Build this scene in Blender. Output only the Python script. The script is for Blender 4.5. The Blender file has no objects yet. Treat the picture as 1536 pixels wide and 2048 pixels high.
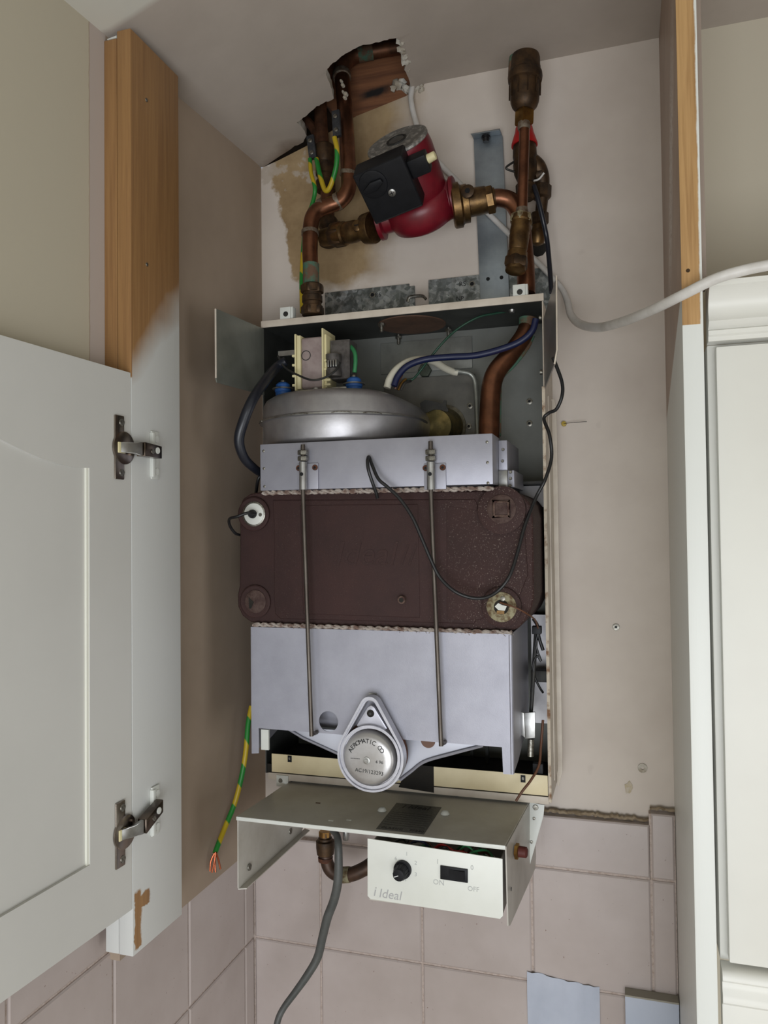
import bpy, bmesh, math, random
from mathutils import Vector, Matrix, noise
from mathutils.geometry import delaunay_2d_cdt
random.seed(7)
S = bpy.context.scene
COL = S.collection
V = Vector

# ------------------------------------------------------------------ camera
F_PX = 1561.1
YAW, PITCH, ROLL = 0.30135, 0.02529, -0.01111
CAM = V((0.5206, -1.0654, 1.75))
_f = V((-math.sin(YAW)*math.cos(PITCH), math.cos(YAW)*math.cos(PITCH), math.sin(PITCH)))
_r = V((math.cos(YAW), math.sin(YAW), 0)); _u = _r.cross(_f)
CR = math.cos(ROLL)*_r + math.sin(ROLL)*_u
CU = -math.sin(ROLL)*_r + math.cos(ROLL)*_u
CF = _f
cam_data = bpy.data.cameras.new('camera')
cam = bpy.data.objects.new('camera', cam_data); COL.objects.link(cam)
cam_data.sensor_fit = 'VERTICAL'; cam_data.sensor_height = 36.0
cam_data.lens = F_PX*36.0/2048.0
cam_data.clip_start = 0.01
m = Matrix((CR, CU, -CF)).transposed().to_4x4(); m.translation = CAM
cam.matrix_world = m
S.camera = cam

# ------------------------------------------------------------------ view, world, lights
S.view_settings.view_transform = 'Standard'; S.view_settings.look = 'None'
S.view_settings.gamma = 1.0; S.view_settings.use_curve_mapping = False
S.view_settings.exposure = 0.08
W = bpy.data.worlds.new('world'); S.world = W; W.use_nodes = True
W.node_tree.nodes['Background'].inputs[0].default_value = (0.72, 0.80, 0.95, 1)
W.node_tree.nodes['Background'].inputs[1].default_value = 0.6

def area(name, loc, target, sx, sy, power, col):
    d = bpy.data.lights.new(name, 'AREA'); d.shape = 'RECTANGLE'; d.size = sx; d.size_y = sy
    d.energy = power; d.color = col
    o = bpy.data.objects.new(name, d); COL.objects.link(o); o.location = loc
    o.rotation_euler = (V(target)-V(loc)).to_track_quat('-Z', 'Y').to_euler()
    return o
# daylight through the rear window; right lamp is an added fill, its door unseen
area('window_daylight', (0.75, -2.14, 1.15), (0.75, 0, 1.15), 1.3, 0.9, 25, (0.93, 0.965, 1.0))
area('added_right_fill', (2.54, -1.45, 1.0), (0, -1.45, 1.0), 0.9, 1.5, 10, (0.98, 0.985, 0.98))

# ------------------------------------------------------------------ helpers
WP = {}
def ray(px, py): return CF + CR*((px-768)/F_PX) - CU*((py-1024)/F_PX)
def at(px, py, y):
    d = ray(px, py); return CAM + d*((y-CAM.y)/d.y)
def atx(px, py, x):
    d = ray(px, py); return CAM + d*((x-CAM.x)/d.x)
def atz(px, py, z):
    d = ray(px, py); return CAM + d*((z-CAM.z)/d.z)
def mpp(P): return (V(P)-CAM).dot(CF)/F_PX       # metres that one pixel spans at P

def spline(pts, rad, sub=8):
    P = [V(p) for p in pts]; n = len(P)
    if not isinstance(rad, (list, tuple)): rad = [rad]*n
    out, ro = [], []
    for i in range(n-1):
        p0 = P[i-1] if i else P[0]*2-P[1]
        p1, p2 = P[i], P[i+1]
        p3 = P[i+2] if i+2 < n else P[-1]*2-P[-2]
        for k in range(sub):
            t = k/sub
            out.append(0.5*((2*p1)+(p2-p0)*t+(2*p0-5*p1+4*p2-p3)*t*t+(3*p1-p0-3*p2+p3)*t**3))
            ro.append(rad[i]*(1-t)+rad[i+1]*t)
    out.append(P[-1]); ro.append(rad[-1])
    return out, ro

class MB:
    def __init__(s, M=None): s.v = []; s.f = []; s.m = []; s.M = M
    def add(s, vs, fs, mi=0):
        b = len(s.v)
        s.v += [(s.M @ V(v)) if s.M else V(v) for v in vs]
        s.f += [tuple(b+i for i in f) for f in fs]; s.m += [mi]*len(fs)
        return s
    def box(s, x0, x1, y0, y1, z0, z1, mi=0):
        x0, x1 = sorted((x0, x1)); y0, y1 = sorted((y0, y1)); z0, z1 = sorted((z0, z1))
        vs = [(x0,y0,z0),(x1,y0,z0),(x1,y1,z0),(x0,y1,z0),(x0,y0,z1),(x1,y0,z1),(x1,y1,z1),(x0,y1,z1)]
        return s.add(vs, [(0,3,2,1),(4,5,6,7),(0,1,5,4),(1,2,6,5),(2,3,7,6),(3,0,4,7)], mi)
    def prism(s, poly, vec, mi=0):
        n = len(poly); vec = V(vec)
        vs = [V(p) for p in poly]+[V(p)+vec for p in poly]
        fs = [tuple(range(n)), tuple(range(2*n-1, n-1, -1))]
        fs += [((i+1) % n, i, n+i, n+(i+1) % n) for i in range(n)]
        return s.add(vs, fs, mi)
    def tube(s, P, rad, n=14, mi=0, caps=True, flat=1.0):
        P = [V(p) for p in P]; k = len(P)
        if not isinstance(rad, (list, tuple)): rad = [rad]*k
        T = []
        for i in range(k):
            t = P[min(i+1, k-1)]-P[max(i-1, 0)]
            T.append(t.normalized() if t.length > 1e-9 else (T[-1] if T else V((0,0,1))))
        up = V((0,0,1)) if abs(T[0].z) < .9 else V((0,1,0))
        N = T[0].cross(up).normalized(); vs = []
        for i in range(k):
            N = (N - T[i]*N.dot(T[i])).normalized(); B = T[i].cross(N)
            for j in range(n):
                a = 2*math.pi*j/n
                vs.append(P[i]+(N*math.cos(a)+B*math.sin(a)*flat)*rad[i])
        fs = [(i*n+j, i*n+(j+1) % n, (i+1)*n+(j+1) % n, (i+1)*n+j) for i in range(k-1) for j in range(n)]
        if caps: fs += [tuple(range(n-1, -1, -1)), tuple(range((k-1)*n, k*n))]
        return s.add(vs, fs, mi)
    def curve(s, pts, rad, n=12, sub=8, mi=0, flat=1.0):
        P, r = spline(pts, rad, sub); return s.tube(P, r, n, mi, True, flat)
    def lathe(s, o, ax, prof, n=28, mi=0, ph=0.0, arc=None):   # prof: (distance along axis, radius)
        o = V(o); ax = V(ax).normalized()
        up = V((0,0,1)) if abs(ax.z) < .9 else V((1,0,0))
        N = ax.cross(up).normalized(); B = ax.cross(N); vs = []
        for h, r in prof:
            for j in range(n):
                a = 2*math.pi*j/n+ph
                vs.append(o+ax*h+(N*math.cos(a)+B*math.sin(a))*max(r, 1e-5))
        k = len(prof)
        fs = [(i*n+j, i*n+(j+1) % n, (i+1)*n+(j+1) % n, (i+1)*n+j) for i in range(k-1) for j in range(n)]
        fs += [tuple(range(n-1, -1, -1)), tuple(range((k-1)*n, k*n))]
        return s.add(vs, fs, mi)
    def between(s, a, b, prof, n=24, mi=0):    # prof: (fraction a->b, radius)
        a = V(a); b = V(b); L = (b-a).length
        return s.lathe(a, b-a, [(t*L, r) for t, r in prof], n, mi)
    def ring(s, o, ax, r0, r1, h, n=32, mi=0):
        o = V(o); ax = V(ax).normalized()
        up = V((0,0,1)) if abs(ax.z) < .9 else V((1,0,0))
        N = ax.cross(up).normalized(); B = ax.cross(N); vs = []
        for r, hh in ((r0,0),(r1,0),(r1,h),(r0,h)):
            for j in range(n):
                a = 2*math.pi*j/n; vs.append(o+ax*hh+(N*math.cos(a)+B*math.sin(a))*r)
        fs = [(i*n+j, i*n+(j+1) % n, ((i+1) % 4)*n+(j+1) % n, ((i+1) % 4)*n+j) for i in range(4) for j in range(n)]
        return s.add(vs, fs, mi)
    def build(s, name, mat, parent=None, bevel=0.0, seg=2, smooth=35, origin=None, weld=True):
        bm = bmesh.new(); bv = [bm.verts.new(v) for v in s.v]
        for f, mi in zip(s.f, s.m):
            try: q = bm.faces.new([bv[i] for i in f]); q.material_index = mi
            except ValueError: pass
        if weld: bmesh.ops.remove_doubles(bm, verts=bm.verts, dist=1e-6)
        bmesh.ops.recalc_face_normals(bm, faces=bm.faces)
        if bevel:
            es = [e for e in bm.edges if len(e.link_faces) == 2 and e.calc_face_angle(0) > 0.6]
            if es: bmesh.ops.bevel(bm, geom=es, offset=bevel, segments=seg, profile=0.6, affect='EDGES', clamp_overlap=True)
        xs = [v.co for v in bm.verts]
        lo = V([min(c[i] for c in xs) for i in range(3)]); hi = V([max(c[i] for c in xs) for i in range(3)])
        if origin is None:
            origin = (lo+hi)/2
            if parent is None: origin.z = lo.z
        origin = V(origin)
        for v in bm.verts: v.co -= origin
        me = bpy.data.meshes.new(name); bm.to_mesh(me); bm.free()
        for x in (mat if isinstance(mat, (list, tuple)) else [mat]): me.materials.append(x)
        for p in me.polygons: p.use_smooth = True
        me.set_sharp_from_angle(angle=math.radians(smooth))
        o = bpy.data.objects.new(name, me); COL.objects.link(o)
        if parent is not None: o.parent = parent; o.location = origin-WP[parent.name]
        else: o.location = origin
        WP[o.name] = origin
        return o

def tag(o, label, cat, group=None):
    o['label'] = label; o['category'] = cat
    if group: o['group'] = group
    return o
def thing(name, loc, label, cat, group=None):
    o = bpy.data.objects.new(name, None); COL.objects.link(o); o.location = V(loc); o.empty_display_size = .02
    WP[o.name] = V(loc); return tag(o, label, cat, group)
def struct(o): o['kind'] = 'structure'; return o

def text(name, s, o, right, up, size, mat, parent, shear=0.0, ext=0.0003, space=1.0, align='LEFT', lab=None):
    c = bpy.data.curves.new(name, 'FONT'); c.body = s; c.size = size; c.shear = shear; c.extrude = ext
    c.space_character = space; c.align_x = align; c.resolution_u = 3
    t = bpy.data.objects.new(name+'_src', c); COL.objects.link(t)
    dg = bpy.context.evaluated_depsgraph_get(); dg.update()
    me = bpy.data.meshes.new_from_object(t.evaluated_get(dg)); bpy.data.objects.remove(t)
    me.name = name; r = V(right).normalized(); n = r.cross(V(up)).normalized(); u = n.cross(r)
    M = Matrix((r, u, n)).transposed().to_4x4(); me.transform(M)
    me.materials.clear(); me.materials.append(mat)
    ob = bpy.data.objects.new(name, me); COL.objects.link(ob)
    ob.parent = parent; ob.location = V(o)-WP[parent.name]; WP[ob.name] = V(o)
    return ob

# ------------------------------------------------------------------ materials
def lin(c):
    f = lambda x: x/12.92 if x <= .04045 else ((x+.055)/1.055)**2.4
    return (f(c[0]/255), f(c[1]/255), f(c[2]/255), 1)
def base(name, rough=.5, metal=0.0):
    mt = bpy.data.materials.new(name); mt.use_nodes = True; nt = mt.node_tree
    b = nt.nodes['Principled BSDF']; b.inputs['Roughness'].default_value = rough; b.inputs['Metallic'].default_value = metal
    return mt, nt, b
def N(nt, t, **k):
    n = nt.nodes.new(t)
    for a, v in k.items(): setattr(n, a, v)
    return n
def noise_n(nt, scale, detail=4, vec=None, rough=.6, dist=0):
    n = N(nt, 'ShaderNodeTexNoise'); n.inputs['Scale'].default_value = scale; n.inputs['Detail'].default_value = detail
    n.inputs['Roughness'].default_value = rough; n.inputs['Distortion'].default_value = dist
    if vec: nt.links.new(vec, n.inputs['Vector'])
    return n.outputs['Fac']
def ramp(nt, fac, a, b, ca=0.0, cb=1.0):
    n = N(nt, 'ShaderNodeMapRange'); n.inputs[1].default_value = a; n.inputs[2].default_value = b
    n.inputs[3].default_value = ca; n.inputs[4].default_value = cb; nt.links.new(fac, n.inputs[0]); return n.outputs[0]
def mix(nt, fac, a, b):
    n = N(nt, 'ShaderNodeMix', data_type='RGBA')
    if isinstance(fac, float): n.inputs['Factor'].default_value = fac
    else: nt.links.new(fac, n.inputs['Factor'])
    for k, x in ((6, a), (7, b)):
        if isinstance(x, tuple): n.inputs[k].default_value = x
        else: nt.links.new(x, n.inputs[k])
    return n.outputs[2]
def math_n(nt, op, a, b=None):
    n = N(nt, 'ShaderNodeMath', operation=op)
    for k, x in ((0, a), (1, b)):
        if x is None: continue
        if isinstance(x, (int, float)): n.inputs[k].default_value = x
        else: nt.links.new(x, n.inputs[k])
    return n.outputs[0]
def wpos(nt):
    g = N(nt, 'ShaderNodeNewGeometry'); x = N(nt, 'ShaderNodeSeparateXYZ'); nt.links.new(g.outputs['Position'], x.inputs[0])
    return g.outputs['Position'], x.outputs[0], x.outputs[1], x.outputs[2]
def bump(nt, b, h, strength=.3, dist=.001):
    n = N(nt, 'ShaderNodeBump'); n.inputs['Strength'].default_value = strength; n.inputs['Distance'].default_value = dist
    nt.links.new(h, n.inputs['Height']); nt.links.new(n.outputs[0], b.inputs['Normal'])
def pm(name, c1, c2=None, rough=.5, metal=0.0, scale=30, lo=.4, hi=.65, bs=0.0, bscale=200, r2=None):
    mt, nt, b = base(name, rough, metal)
    tc = N(nt, 'ShaderNodeTexCoord').outputs['Object']
    if c2:
        f = ramp(nt, noise_n(nt, scale, 5, tc), lo, hi)
        nt.links.new(mix(nt, f, lin(c1), lin(c2)), b.inputs['Base Color'])
        if r2 is not None:
            nt.links.new(ramp(nt, f, 0, 1, rough, r2), b.inputs['Roughness'])
    else: b.inputs['Base Color'].default_value = lin(c1)
    if bs: bump(nt, b, noise_n(nt, bscale, 3, tc), bs)
    return mt
M = {}
M['steel'] = pm('aluminised_steel', (160,160,170), (148,148,158), .45, .5, 22, .35, .7, .08, 900)
M['steel_fan'] = pm('fan_steel', (170,168,170), (150,148,150), .40, .75, 40, .3, .7, .05, 500)
M['bare'] = pm('bare_steel', (170,170,168), (140,138,134), .35, .9, 60, .4, .7)
M['chrome'] = pm('nickel', (168,158,148), (130,120,112), .22, 1.0, 25, .35, .7)
M['zinc'] = pm('zinc_screw', (150,148,140), (110,106,98), .4, .9, 400, .4, .6)
M['rod'] = pm('rod_steel', (104,97,90), (70,63,57), .42, .8, 12, .3, .7)
M['copper'] = pm('copper', (138,92,68), (88,60,46), .36, .9, 35, .35, .7, .05, 300)
M['copper_dull'] = pm('dull_copper', (122,82,60), (82,58,44), .5, .75, 60, .35, .65, .1, 300)
M['verdigris'] = pm('verdigris', (70,104,86), (98,74,56), .8, .1, 60, .44, .56, .4, 500)
M['brass'] = pm('aged_brass', (128,100,62), (78,60,42), .42, .85, 50, .35, .65, .15, 300)
M['brass_dark'] = pm('dark_brass', (92,70,48), (52,42,34), .5, .7, 60, .35, .65, .2, 300)
M['brass_bright'] = pm('bright_brass', (176,136,70), (130,96,54), .35, .9, 50, .35, .65)
M['solder'] = pm('solder', (128,118,104), (98,78,62), .5, .5, 200)
M['black'] = pm('black_plastic', (14,15,19), (19,20,24), .5, 0, 80, .4, .6, .05, 600)
M['black'].node_tree.nodes['Principled BSDF'].inputs['Specular IOR Level'].default_value = .25
M['black_rubber'] = pm('black_rubber', (24,24,26), None, .4)
M['hose'] = pm('navy_hose', (26,29,38), None, .35)
M['grey_cable'] = pm('grey_cable', (82,84,82), (70,72,70), .5, 0, 60)
M['white_cable'] = pm('white_cable', (214,211,207), (194,190,184), .45, 0, 30)
M['cream_tube'] = pm('cream_tube', (196,192,176), None, .45)
M['alu_tube'] = pm('aluminium_tube', (158,160,154), (136,138,132), .4, .6, 50)
M['blue'] = pm('blue_rubber', (34,84,150), None, .5)
M['navy'] = pm('blue_cable', (14,24,62), None, .45)
M['green'] = pm('green_cable', (46,118,72), None, .45)
M['green_dark'] = pm('dark_green_cable', (24,62,46), None, .45)
M['brown_cable'] = pm('brown_cable', (92,56,34), None, .5)
M['pump_red'] = pm('red_enamel', (118,22,36), (92,18,30), .38, .0, 30, .4, .7, .06, 400)
M['pump_disc'] = pm('scuffed_plate', (118,116,112), (168,164,158), .5, .4, 120, .5, .62)
M['dark_metal'] = pm('dark_metal', (44,44,44), (60,58,54), .5, .4, 60)
M['red'] = pm('red_plastic', (176,26,26), None, .45)
M['cream_plastic'] = pm('cream_plastic', (214,204,160), None, .5)
M['coil'] = pm('coil_tape', (150,136,132), (134,118,116), .5, 0, 60)
M['white_paint'] = pm('white_metal_paint', (212,214,208), (200,202,196), .4, 0, 14, .4, .7)
M['tray_paint'] = pm('tray_paint', (192,189,181), (164,158,147), .38, .1, 9, .45, .75)
M['cream_paint'] = pm('cream_paint', (206,196,182), (184,172,158), .5, 0, 20, .4, .7)
M['cream_strip'] = pm('cream_strip', (226,212,174), (210,194,154), .5, 0, 16, .4, .75)
M['rust'] = pm('rust', (104,60,38), (64,40,30), .8, .2, 80, .35, .65, .3, 500)
M['void'] = pm('grimy_dark', (38,34,28), (22,20,18), .9, 0, 20)
M['label'] = pm('label_foil', (84,83,80), (100,99,95), .5, .1, 300, .45, .6)
M['label_ink'] = pm('label_ink', (30,30,30), None, .6)
M['print'] = pm('grey_print', (166,166,166), None, .6)
M['white_print'] = pm('white_print', (220,220,220), None, .6)
M['paper'] = pm('paper', (184,190,204), (172,179,194), .8, 0, 12)
M['board'] = pm('white_board', (184,192,208), (176,185,202), .6, 0, 8)
M['plaster_white'] = pm('fresh_filler', (196,192,182), (160,150,134), .9, 0, 60, .4, .6, .6, 120)
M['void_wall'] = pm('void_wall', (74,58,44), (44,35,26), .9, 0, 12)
M['rope'] = None

def wood(name, c1, c2, rough=.5):
    mt, nt, b = base(name, rough); pos, x, y, z = wpos(nt)
    mp = N(nt, 'ShaderNodeMapping'); mp.inputs['Scale'].default_value = (1, 1, .03); nt.links.new(pos, mp.inputs[0])
    a = noise_n(nt, 260, 6, mp.outputs[0], .65, .6); c = noise_n(nt, 60, 4, mp.outputs[0], .5, 1.5)
    f = math_n(nt, 'ADD', math_n(nt, 'MULTIPLY', ramp(nt, a, .35, .7), .6), math_n(nt, 'MULTIPLY', ramp(nt, c, .35, .7), .4))
    col = mix(nt, f, lin(c1), lin(c2)); nt.links.new(col, b.inputs['Base Color']); bump(nt, b, a, .15, .0006)
    return mt, nt, b, (pos, x, y, z), col
def smask(nt, val, a, b):       # smooth 0..1 as val goes a->b
    return ramp(nt, val, a, b)

# rope gasket: pale fibres with burnt spots
mt, nt, b = base('rope_fibre', .95); tc = N(nt, 'ShaderNodeTexCoord').outputs['Object']
c = mix(nt, ramp(nt, noise_n(nt, 110, 4, tc), .42, .6), lin((176,166,158)), lin((120,98,88)))
nt.links.new(c, b.inputs['Base Color']); bump(nt, b, noise_n(nt, 1500, 3, tc), .8, .001); M['rope'] = mt

# galvanised steel with spangle
mt, nt, b = base('galvanised', .4, .75); tc = N(nt, 'ShaderNodeTexCoord').outputs['Object']
vo = N(nt, 'ShaderNodeTexVoronoi'); vo.inputs['Scale'].default_value = 190; nt.links.new(tc, vo.inputs['Vector'])
sx = N(nt, 'ShaderNodeSeparateColor'); nt.links.new(vo.outputs['Color'], sx.inputs[0])
c = mix(nt, ramp(nt, sx.outputs[0], .1, .95), lin((110,116,116)), lin((172,176,178)))
c = mix(nt, ramp(nt, noise_n(nt, 60, 4, tc), .45, .65), c, lin((92,96,94)))
nt.links.new(c, b.inputs['Base Color']); nt.links.new(ramp(nt, sx.outputs[1], 0, 1, .3, .55), b.inputs['Roughness']); M['galv'] = mt
M['galv_plain'] = pm('galvanised_strip', (156,164,170), (130,138,144), .42, .7, 25, .35, .7, .05, 400)
M['frame_grey'] = pm('casing_inner', (122,124,120), (104,106,102), .5, .35, 12, .35, .7)
M['frame_dark'] = pm('casing_dark', (58,60,58), (44,46,44), .55, .3, 20)

# cast iron with brown primer and pale lime specks
mt, nt, b = base('brown_cast_iron', .75, .0); tc = N(nt, 'ShaderNodeTexCoord').outputs['Object']
pos, x, y, z = wpos(nt)
c = mix(nt, ramp(nt, noise_n(nt, 14, 5, tc), .35, .7), lin((44,22,20)), lin((55,29,26)))
sp = ramp(nt, noise_n(nt, 700, 2, tc, .7), .62, .72)
zone = ramp(nt, math_n(nt, 'ADD', x, math_n(nt, 'MULTIPLY', noise_n(nt, 25, 3, pos), .12)), .37, .44)
zone = math_n(nt, 'ADD', math_n(nt, 'MULTIPLY', zone, .8), .1)
c = mix(nt, math_n(nt, 'MULTIPLY', sp, zone), c, lin((150,136,128)))
nt.links.new(c, b.inputs['Base Color']); bump(nt, b, noise_n(nt, 700, 4, tc), .5, .0006); M['iron'] = mt
M['iron_rough'] = pm('scaled_iron', (104,84,74), (66,42,38), .8, .2, 160, .4, .62, .6, 500)
M['iron_plug'] = pm('dull_plug', (84,66,60), (62,42,38), .7, .3, 120, .4, .62, .6, 500)
M['corroded'] = pm('corroded_washer', (150,144,116), (98,78,54), .7, .3, 160, .42, .6, .5, 500)

# ------------------------------------------------------------------ room shell
def plaster(name, parts):
    mt, nt, b = base(name, .85); pos, x, y, z = wpos(nt)
    col = parts(nt, pos, x, y, z); nt.links.new(col, b.inputs['Base Color'])
    bump(nt, b, noise_n(nt, 35, 5, pos), .12, .002); return mt
def wb(nt, pos, x, y, z):
    c = mix(nt, ramp(nt, noise_n(nt, 7, 4, pos), .4, .7), lin((209,199,189)), lin((198,187,177)))
    # dark spots on the pink coat
    sp = ramp(nt, noise_n(nt, 22, 2, pos), .70, .78); c = mix(nt, math_n(nt, 'MULTIPLY', sp, .25), c, lin((140,124,116)))
    # bare tan plaster behind the pipes
    nz = math_n(nt, 'MULTIPLY', math_n(nt, 'SUBTRACT', noise_n(nt, 14, 5, pos), .5), .09)
    xx = math_n(nt, 'ADD', x, nz)
    # left border runs as an arc, right border fades out
    arc = math_n(nt, 'SUBTRACT', xx, math_n(nt, 'MULTIPLY', math_n(nt, 'SUBTRACT', 2.31, z), .26))
    l = ramp(nt, arc, .010, .016)
    r = ramp(nt, math_n(nt, 'SUBTRACT', xx, math_n(nt, 'MULTIPLY', math_n(nt, 'SUBTRACT', z, 2.2), .22)), .165, .225, 1, 0)
    zz = math_n(nt, 'ADD', z, nz)
    t = ramp(nt, zz, 2.095, 2.12)
    mk = math_n(nt, 'MULTIPLY', math_n(nt, 'MULTIPLY', l, r), t)
    tan = mix(nt, ramp(nt, noise_n(nt, 18, 4, pos), .35, .7), lin((172,148,112)), lin((134,110,78)))
    c = mix(nt, mk, c, tan)
    # leftover pale paint strokes
    st = ramp(nt, math_n(nt, 'ADD', noise_n(nt, 30, 4, pos), math_n(nt, 'MULTIPLY', math_n(nt, 'ABSOLUTE', math_n(nt, 'SUBTRACT', z, 2.30)), -4.5)), .46, .52)
    st = math_n(nt, 'MULTIPLY', st, ramp(nt, x, .10, .12, 1, 0)); c = mix(nt, math_n(nt, 'MULTIPLY', st, .8), c, lin((184,172,158)))
    # kitchen paint to the right of the end panel
    k = ramp(nt, x, .588, .59); c = mix(nt, k, c, lin((192,184,166)))
    return c
M['wall_back'] = plaster('wall_back_plaster', wb)
def wl(nt, pos, x, y, z):
    c = mix(nt, ramp(nt, noise_n(nt, 5, 4, pos), .35, .7), lin((168,150,132)), lin((154,137,120)))
    yy = math_n(nt, 'ADD', y, math_n(nt, 'MULTIPLY', noise_n(nt, 60, 3, pos), .003))
    c = mix(nt, ramp(nt, yy, -.397, -.3955, 1, 0), c, lin((188,180,161)))
    strip = math_n(nt, 'MULTIPLY', ramp(nt, yy, -.3955, -.3945), ramp(nt, y, -.372, -.370, 1, 0))
    c = mix(nt, strip, c, lin((182,170,162)))
    return c
M['wall_left'] = plaster('wall_left_plaster', wl)
def cl(nt, pos, x, y, z):
    c = mix(nt, ramp(nt, noise_n(nt, 6, 5, pos), .35, .7), lin((182,172,162)), lin((168,158,148)))
    # grime around the opening
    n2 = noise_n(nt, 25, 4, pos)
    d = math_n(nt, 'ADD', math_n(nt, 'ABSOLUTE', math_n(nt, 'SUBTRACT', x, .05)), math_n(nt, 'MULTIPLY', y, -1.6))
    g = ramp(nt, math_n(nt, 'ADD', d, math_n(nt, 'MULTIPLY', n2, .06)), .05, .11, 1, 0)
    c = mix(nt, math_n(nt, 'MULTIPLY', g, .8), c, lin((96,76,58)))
    return mix(nt, ramp(nt, math_n(nt, 'ADD', math_n(nt, 'MULTIPLY', y, LN[1]), math_n(nt, 'ADD', math_n(nt, 'MULTIPLY', x, LN[0]), LN[2])), -.004, .004), c, lin((206,204,194)))

LN = (0,-1,-.377)
M['ceiling'] = plaster('ceiling_plaster', cl)
M['plain_wall'] = pm('kitchen_wall', (196,188,170), None, .85)
M['floor'] = pm('floor_tile', (150,138,122), (138,126,112), .5, 0, 6)

mt, nt, b = base('tile_glaze', .32); pos, x, y, z = wpos(nt)
c = mix(nt, ramp(nt, noise_n(nt, 9, 4, pos), .35, .7), lin((186,175,171)), lin((173,161,156)))
c = mix(nt, ramp(nt, noise_n(nt, 260, 2, pos), .72, .76), c, lin((120,96,84)))
nt.links.new(c, b.inputs['Base Color']); M['tile'] = mt
M['grout'] = pm('grout', (190,176,168), (160,142,130), .9, 0, 200, .45, .7)

BK = [(0,2.304),(.03,2.312),(.074,2.326),(.154,2.358),(.229,2.374),(.257,2.387),(.421,2.3885),(.573,2.390),(2.6,2.395)]
def bz(x):
    for (a, za), (c, zc) in zip(BK, BK[1:]):
        if x <= c: return za+(zc-za)*max(0, (x-a))/(c-a)
    return BK[-1][1]
def sm(t): t = max(0, min(1, t)); return t*t*(3-2*t)
def zc(x, y):
    return bz(x) + .065*max(y, -.5)*(1-sm(x/.35))
def atc(px, py):
    z = 2.33
    for _ in range(40):
        P = atz(px, py, z); z = .5*z+.5*zc(P.x, P.y)
    return atz(px, py, z)

# back wall (its top edge follows the sagging ceiling), with the tiled field as a part
wm = MB()
wm.prism([(-.03,0,0)]+[(2.6,0,0)]+[(x,0,z) for x, z in reversed(BK)]+[(-.03,0,2.304)], (0,.06,0))
wall_back = struct(wm.build('wall_back', M['wall_back'], smooth=20))
def tiles(mb, cells, thick):     # cells: rectangles (u0,u1,z0,z1); maps handled by mb.M
    for u0, u1, z0, z1 in cells:
        g = .0011
        if u1-u0 < .006 or z1-z0 < .006: continue
        b_ = .0014; a, c, d, e = u0+g, u1-g, z0+g, z1-g
        vs = [(a,0,d),(c,0,d),(c,0,e),(a,0,e),(a+.0004,-thick+b_,d+.0004),(c-.0004,-thick+b_,d+.0004),(c-.0004,-thick+b_,e-.0004),(a+.0004,-thick+b_,e-.0004),
              (a+b_*1.6,-thick,d+b_*1.6),(c-b_*1.6,-thick,d+b_*1.6),(c-b_*1.6,-thick,e-b_*1.6),(a+b_*1.6,-thick,e-b_*1.6)]
        fs = [(8,9,10,11)]+[(i,(i+1)%4,4+(i+1)%4,4+i) for i in range(4)]+[(4+i,4+(i+1)%4,8+(i+1)%4,8+i) for i in range(4)]
        mb.add(vs, fs, 0)
TX, TZ = .3919, 1.3072
cells = []
xs = [-.0125]+[TX+k*.15 for k in range(-2, 2)]+[.5715]
for i in range(len(xs)-1):
    for j in range(-1, 3):
        z1 = TZ-j*.15; z0 = z1-.15
        if j == -1:
            z0 = TZ; z1 = {0:TZ, 1:1.376, 2:1.376, 3:1.376, 4:1.391}[i]
        cells.append((xs[i], xs[i+1], z0, z1))
t1 = MB(); tiles(t1, cells, .015)
t1.box(-.03, .5715, -.0125, 0, .857, 1.306, 1)
t1.box(.093, .541, -.0125, 0, 1.306, 1.3745, 1); t1.box(.5405, .5715, -.0125, 0, 1.306, 1.389, 1)
t1.build('tile_panel', [M['tile'], M['grout']], wall_back, smooth=20)
# rough mortar bead along the cut tile edge
mo = MB(); P, R = [], []
for i in range(46):
    x = .405+.136*i/45; P.append((x, -.006+random.uniform(-.001,.001), 1.379+random.uniform(-.0012,.0012)-.000*i)); R.append(random.uniform(.0018,.0030))
mo.tube(P, R, 8)
P = [(.542+.03*i/11, -.006, 1.394+random.uniform(-.001,.001)) for i in range(12)]
mo.tube(P, [random.uniform(.0014,.0024) for _ in P], 8)
mo.build('mortar_bead', pm('mortar', (150,134,112), (120,104,82), .95, 0, 120, .4, .6, .6, 400), wall_back)

# left wall; lower tiled field stands slightly back
wl_ = MB(); wl_.box(-.09, 0, -.35, .0, 1.299, 2.42); wl_.box(-.09, 0, -2.2, -.35, 1.457, 2.42); wl_.box(-.09, -.022, -2.2, 0, 0, 1.4575)
wall_left = struct(wl_.build('wall_left', M['wall_left'], smooth=20))
Rl = Matrix(((0,-1,0,-.022),(1,0,0,0),(0,0,1,0),(0,0,0,1)))    # u -> y, local -y -> +x
tl = MB(Rl); ys = [-.0439-k*.15 for k in range(6)]; ys = [-.0152]+ys
cells = []
for i in range(len(ys)-1):
    for j in range(0, 3):
        z1 = TZ-j*.15-(.0082 if j == 0 and i < 3 else 0); cells.append((ys[i+1], ys[i], TZ-(j+1)*.15, z1))
tiles(tl, cells, .010)
tl2 = MB(Rl); 
t2 = MB(); t2.v, t2.f, t2.m = tl.v, tl.f, tl.m
t2.box(-.022, -.0145, -.79, -.0155, .857, 1.298, 1)
t2.build('tile_panel', [M['tile'], M['grout']], wall_left, smooth=20)
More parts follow.
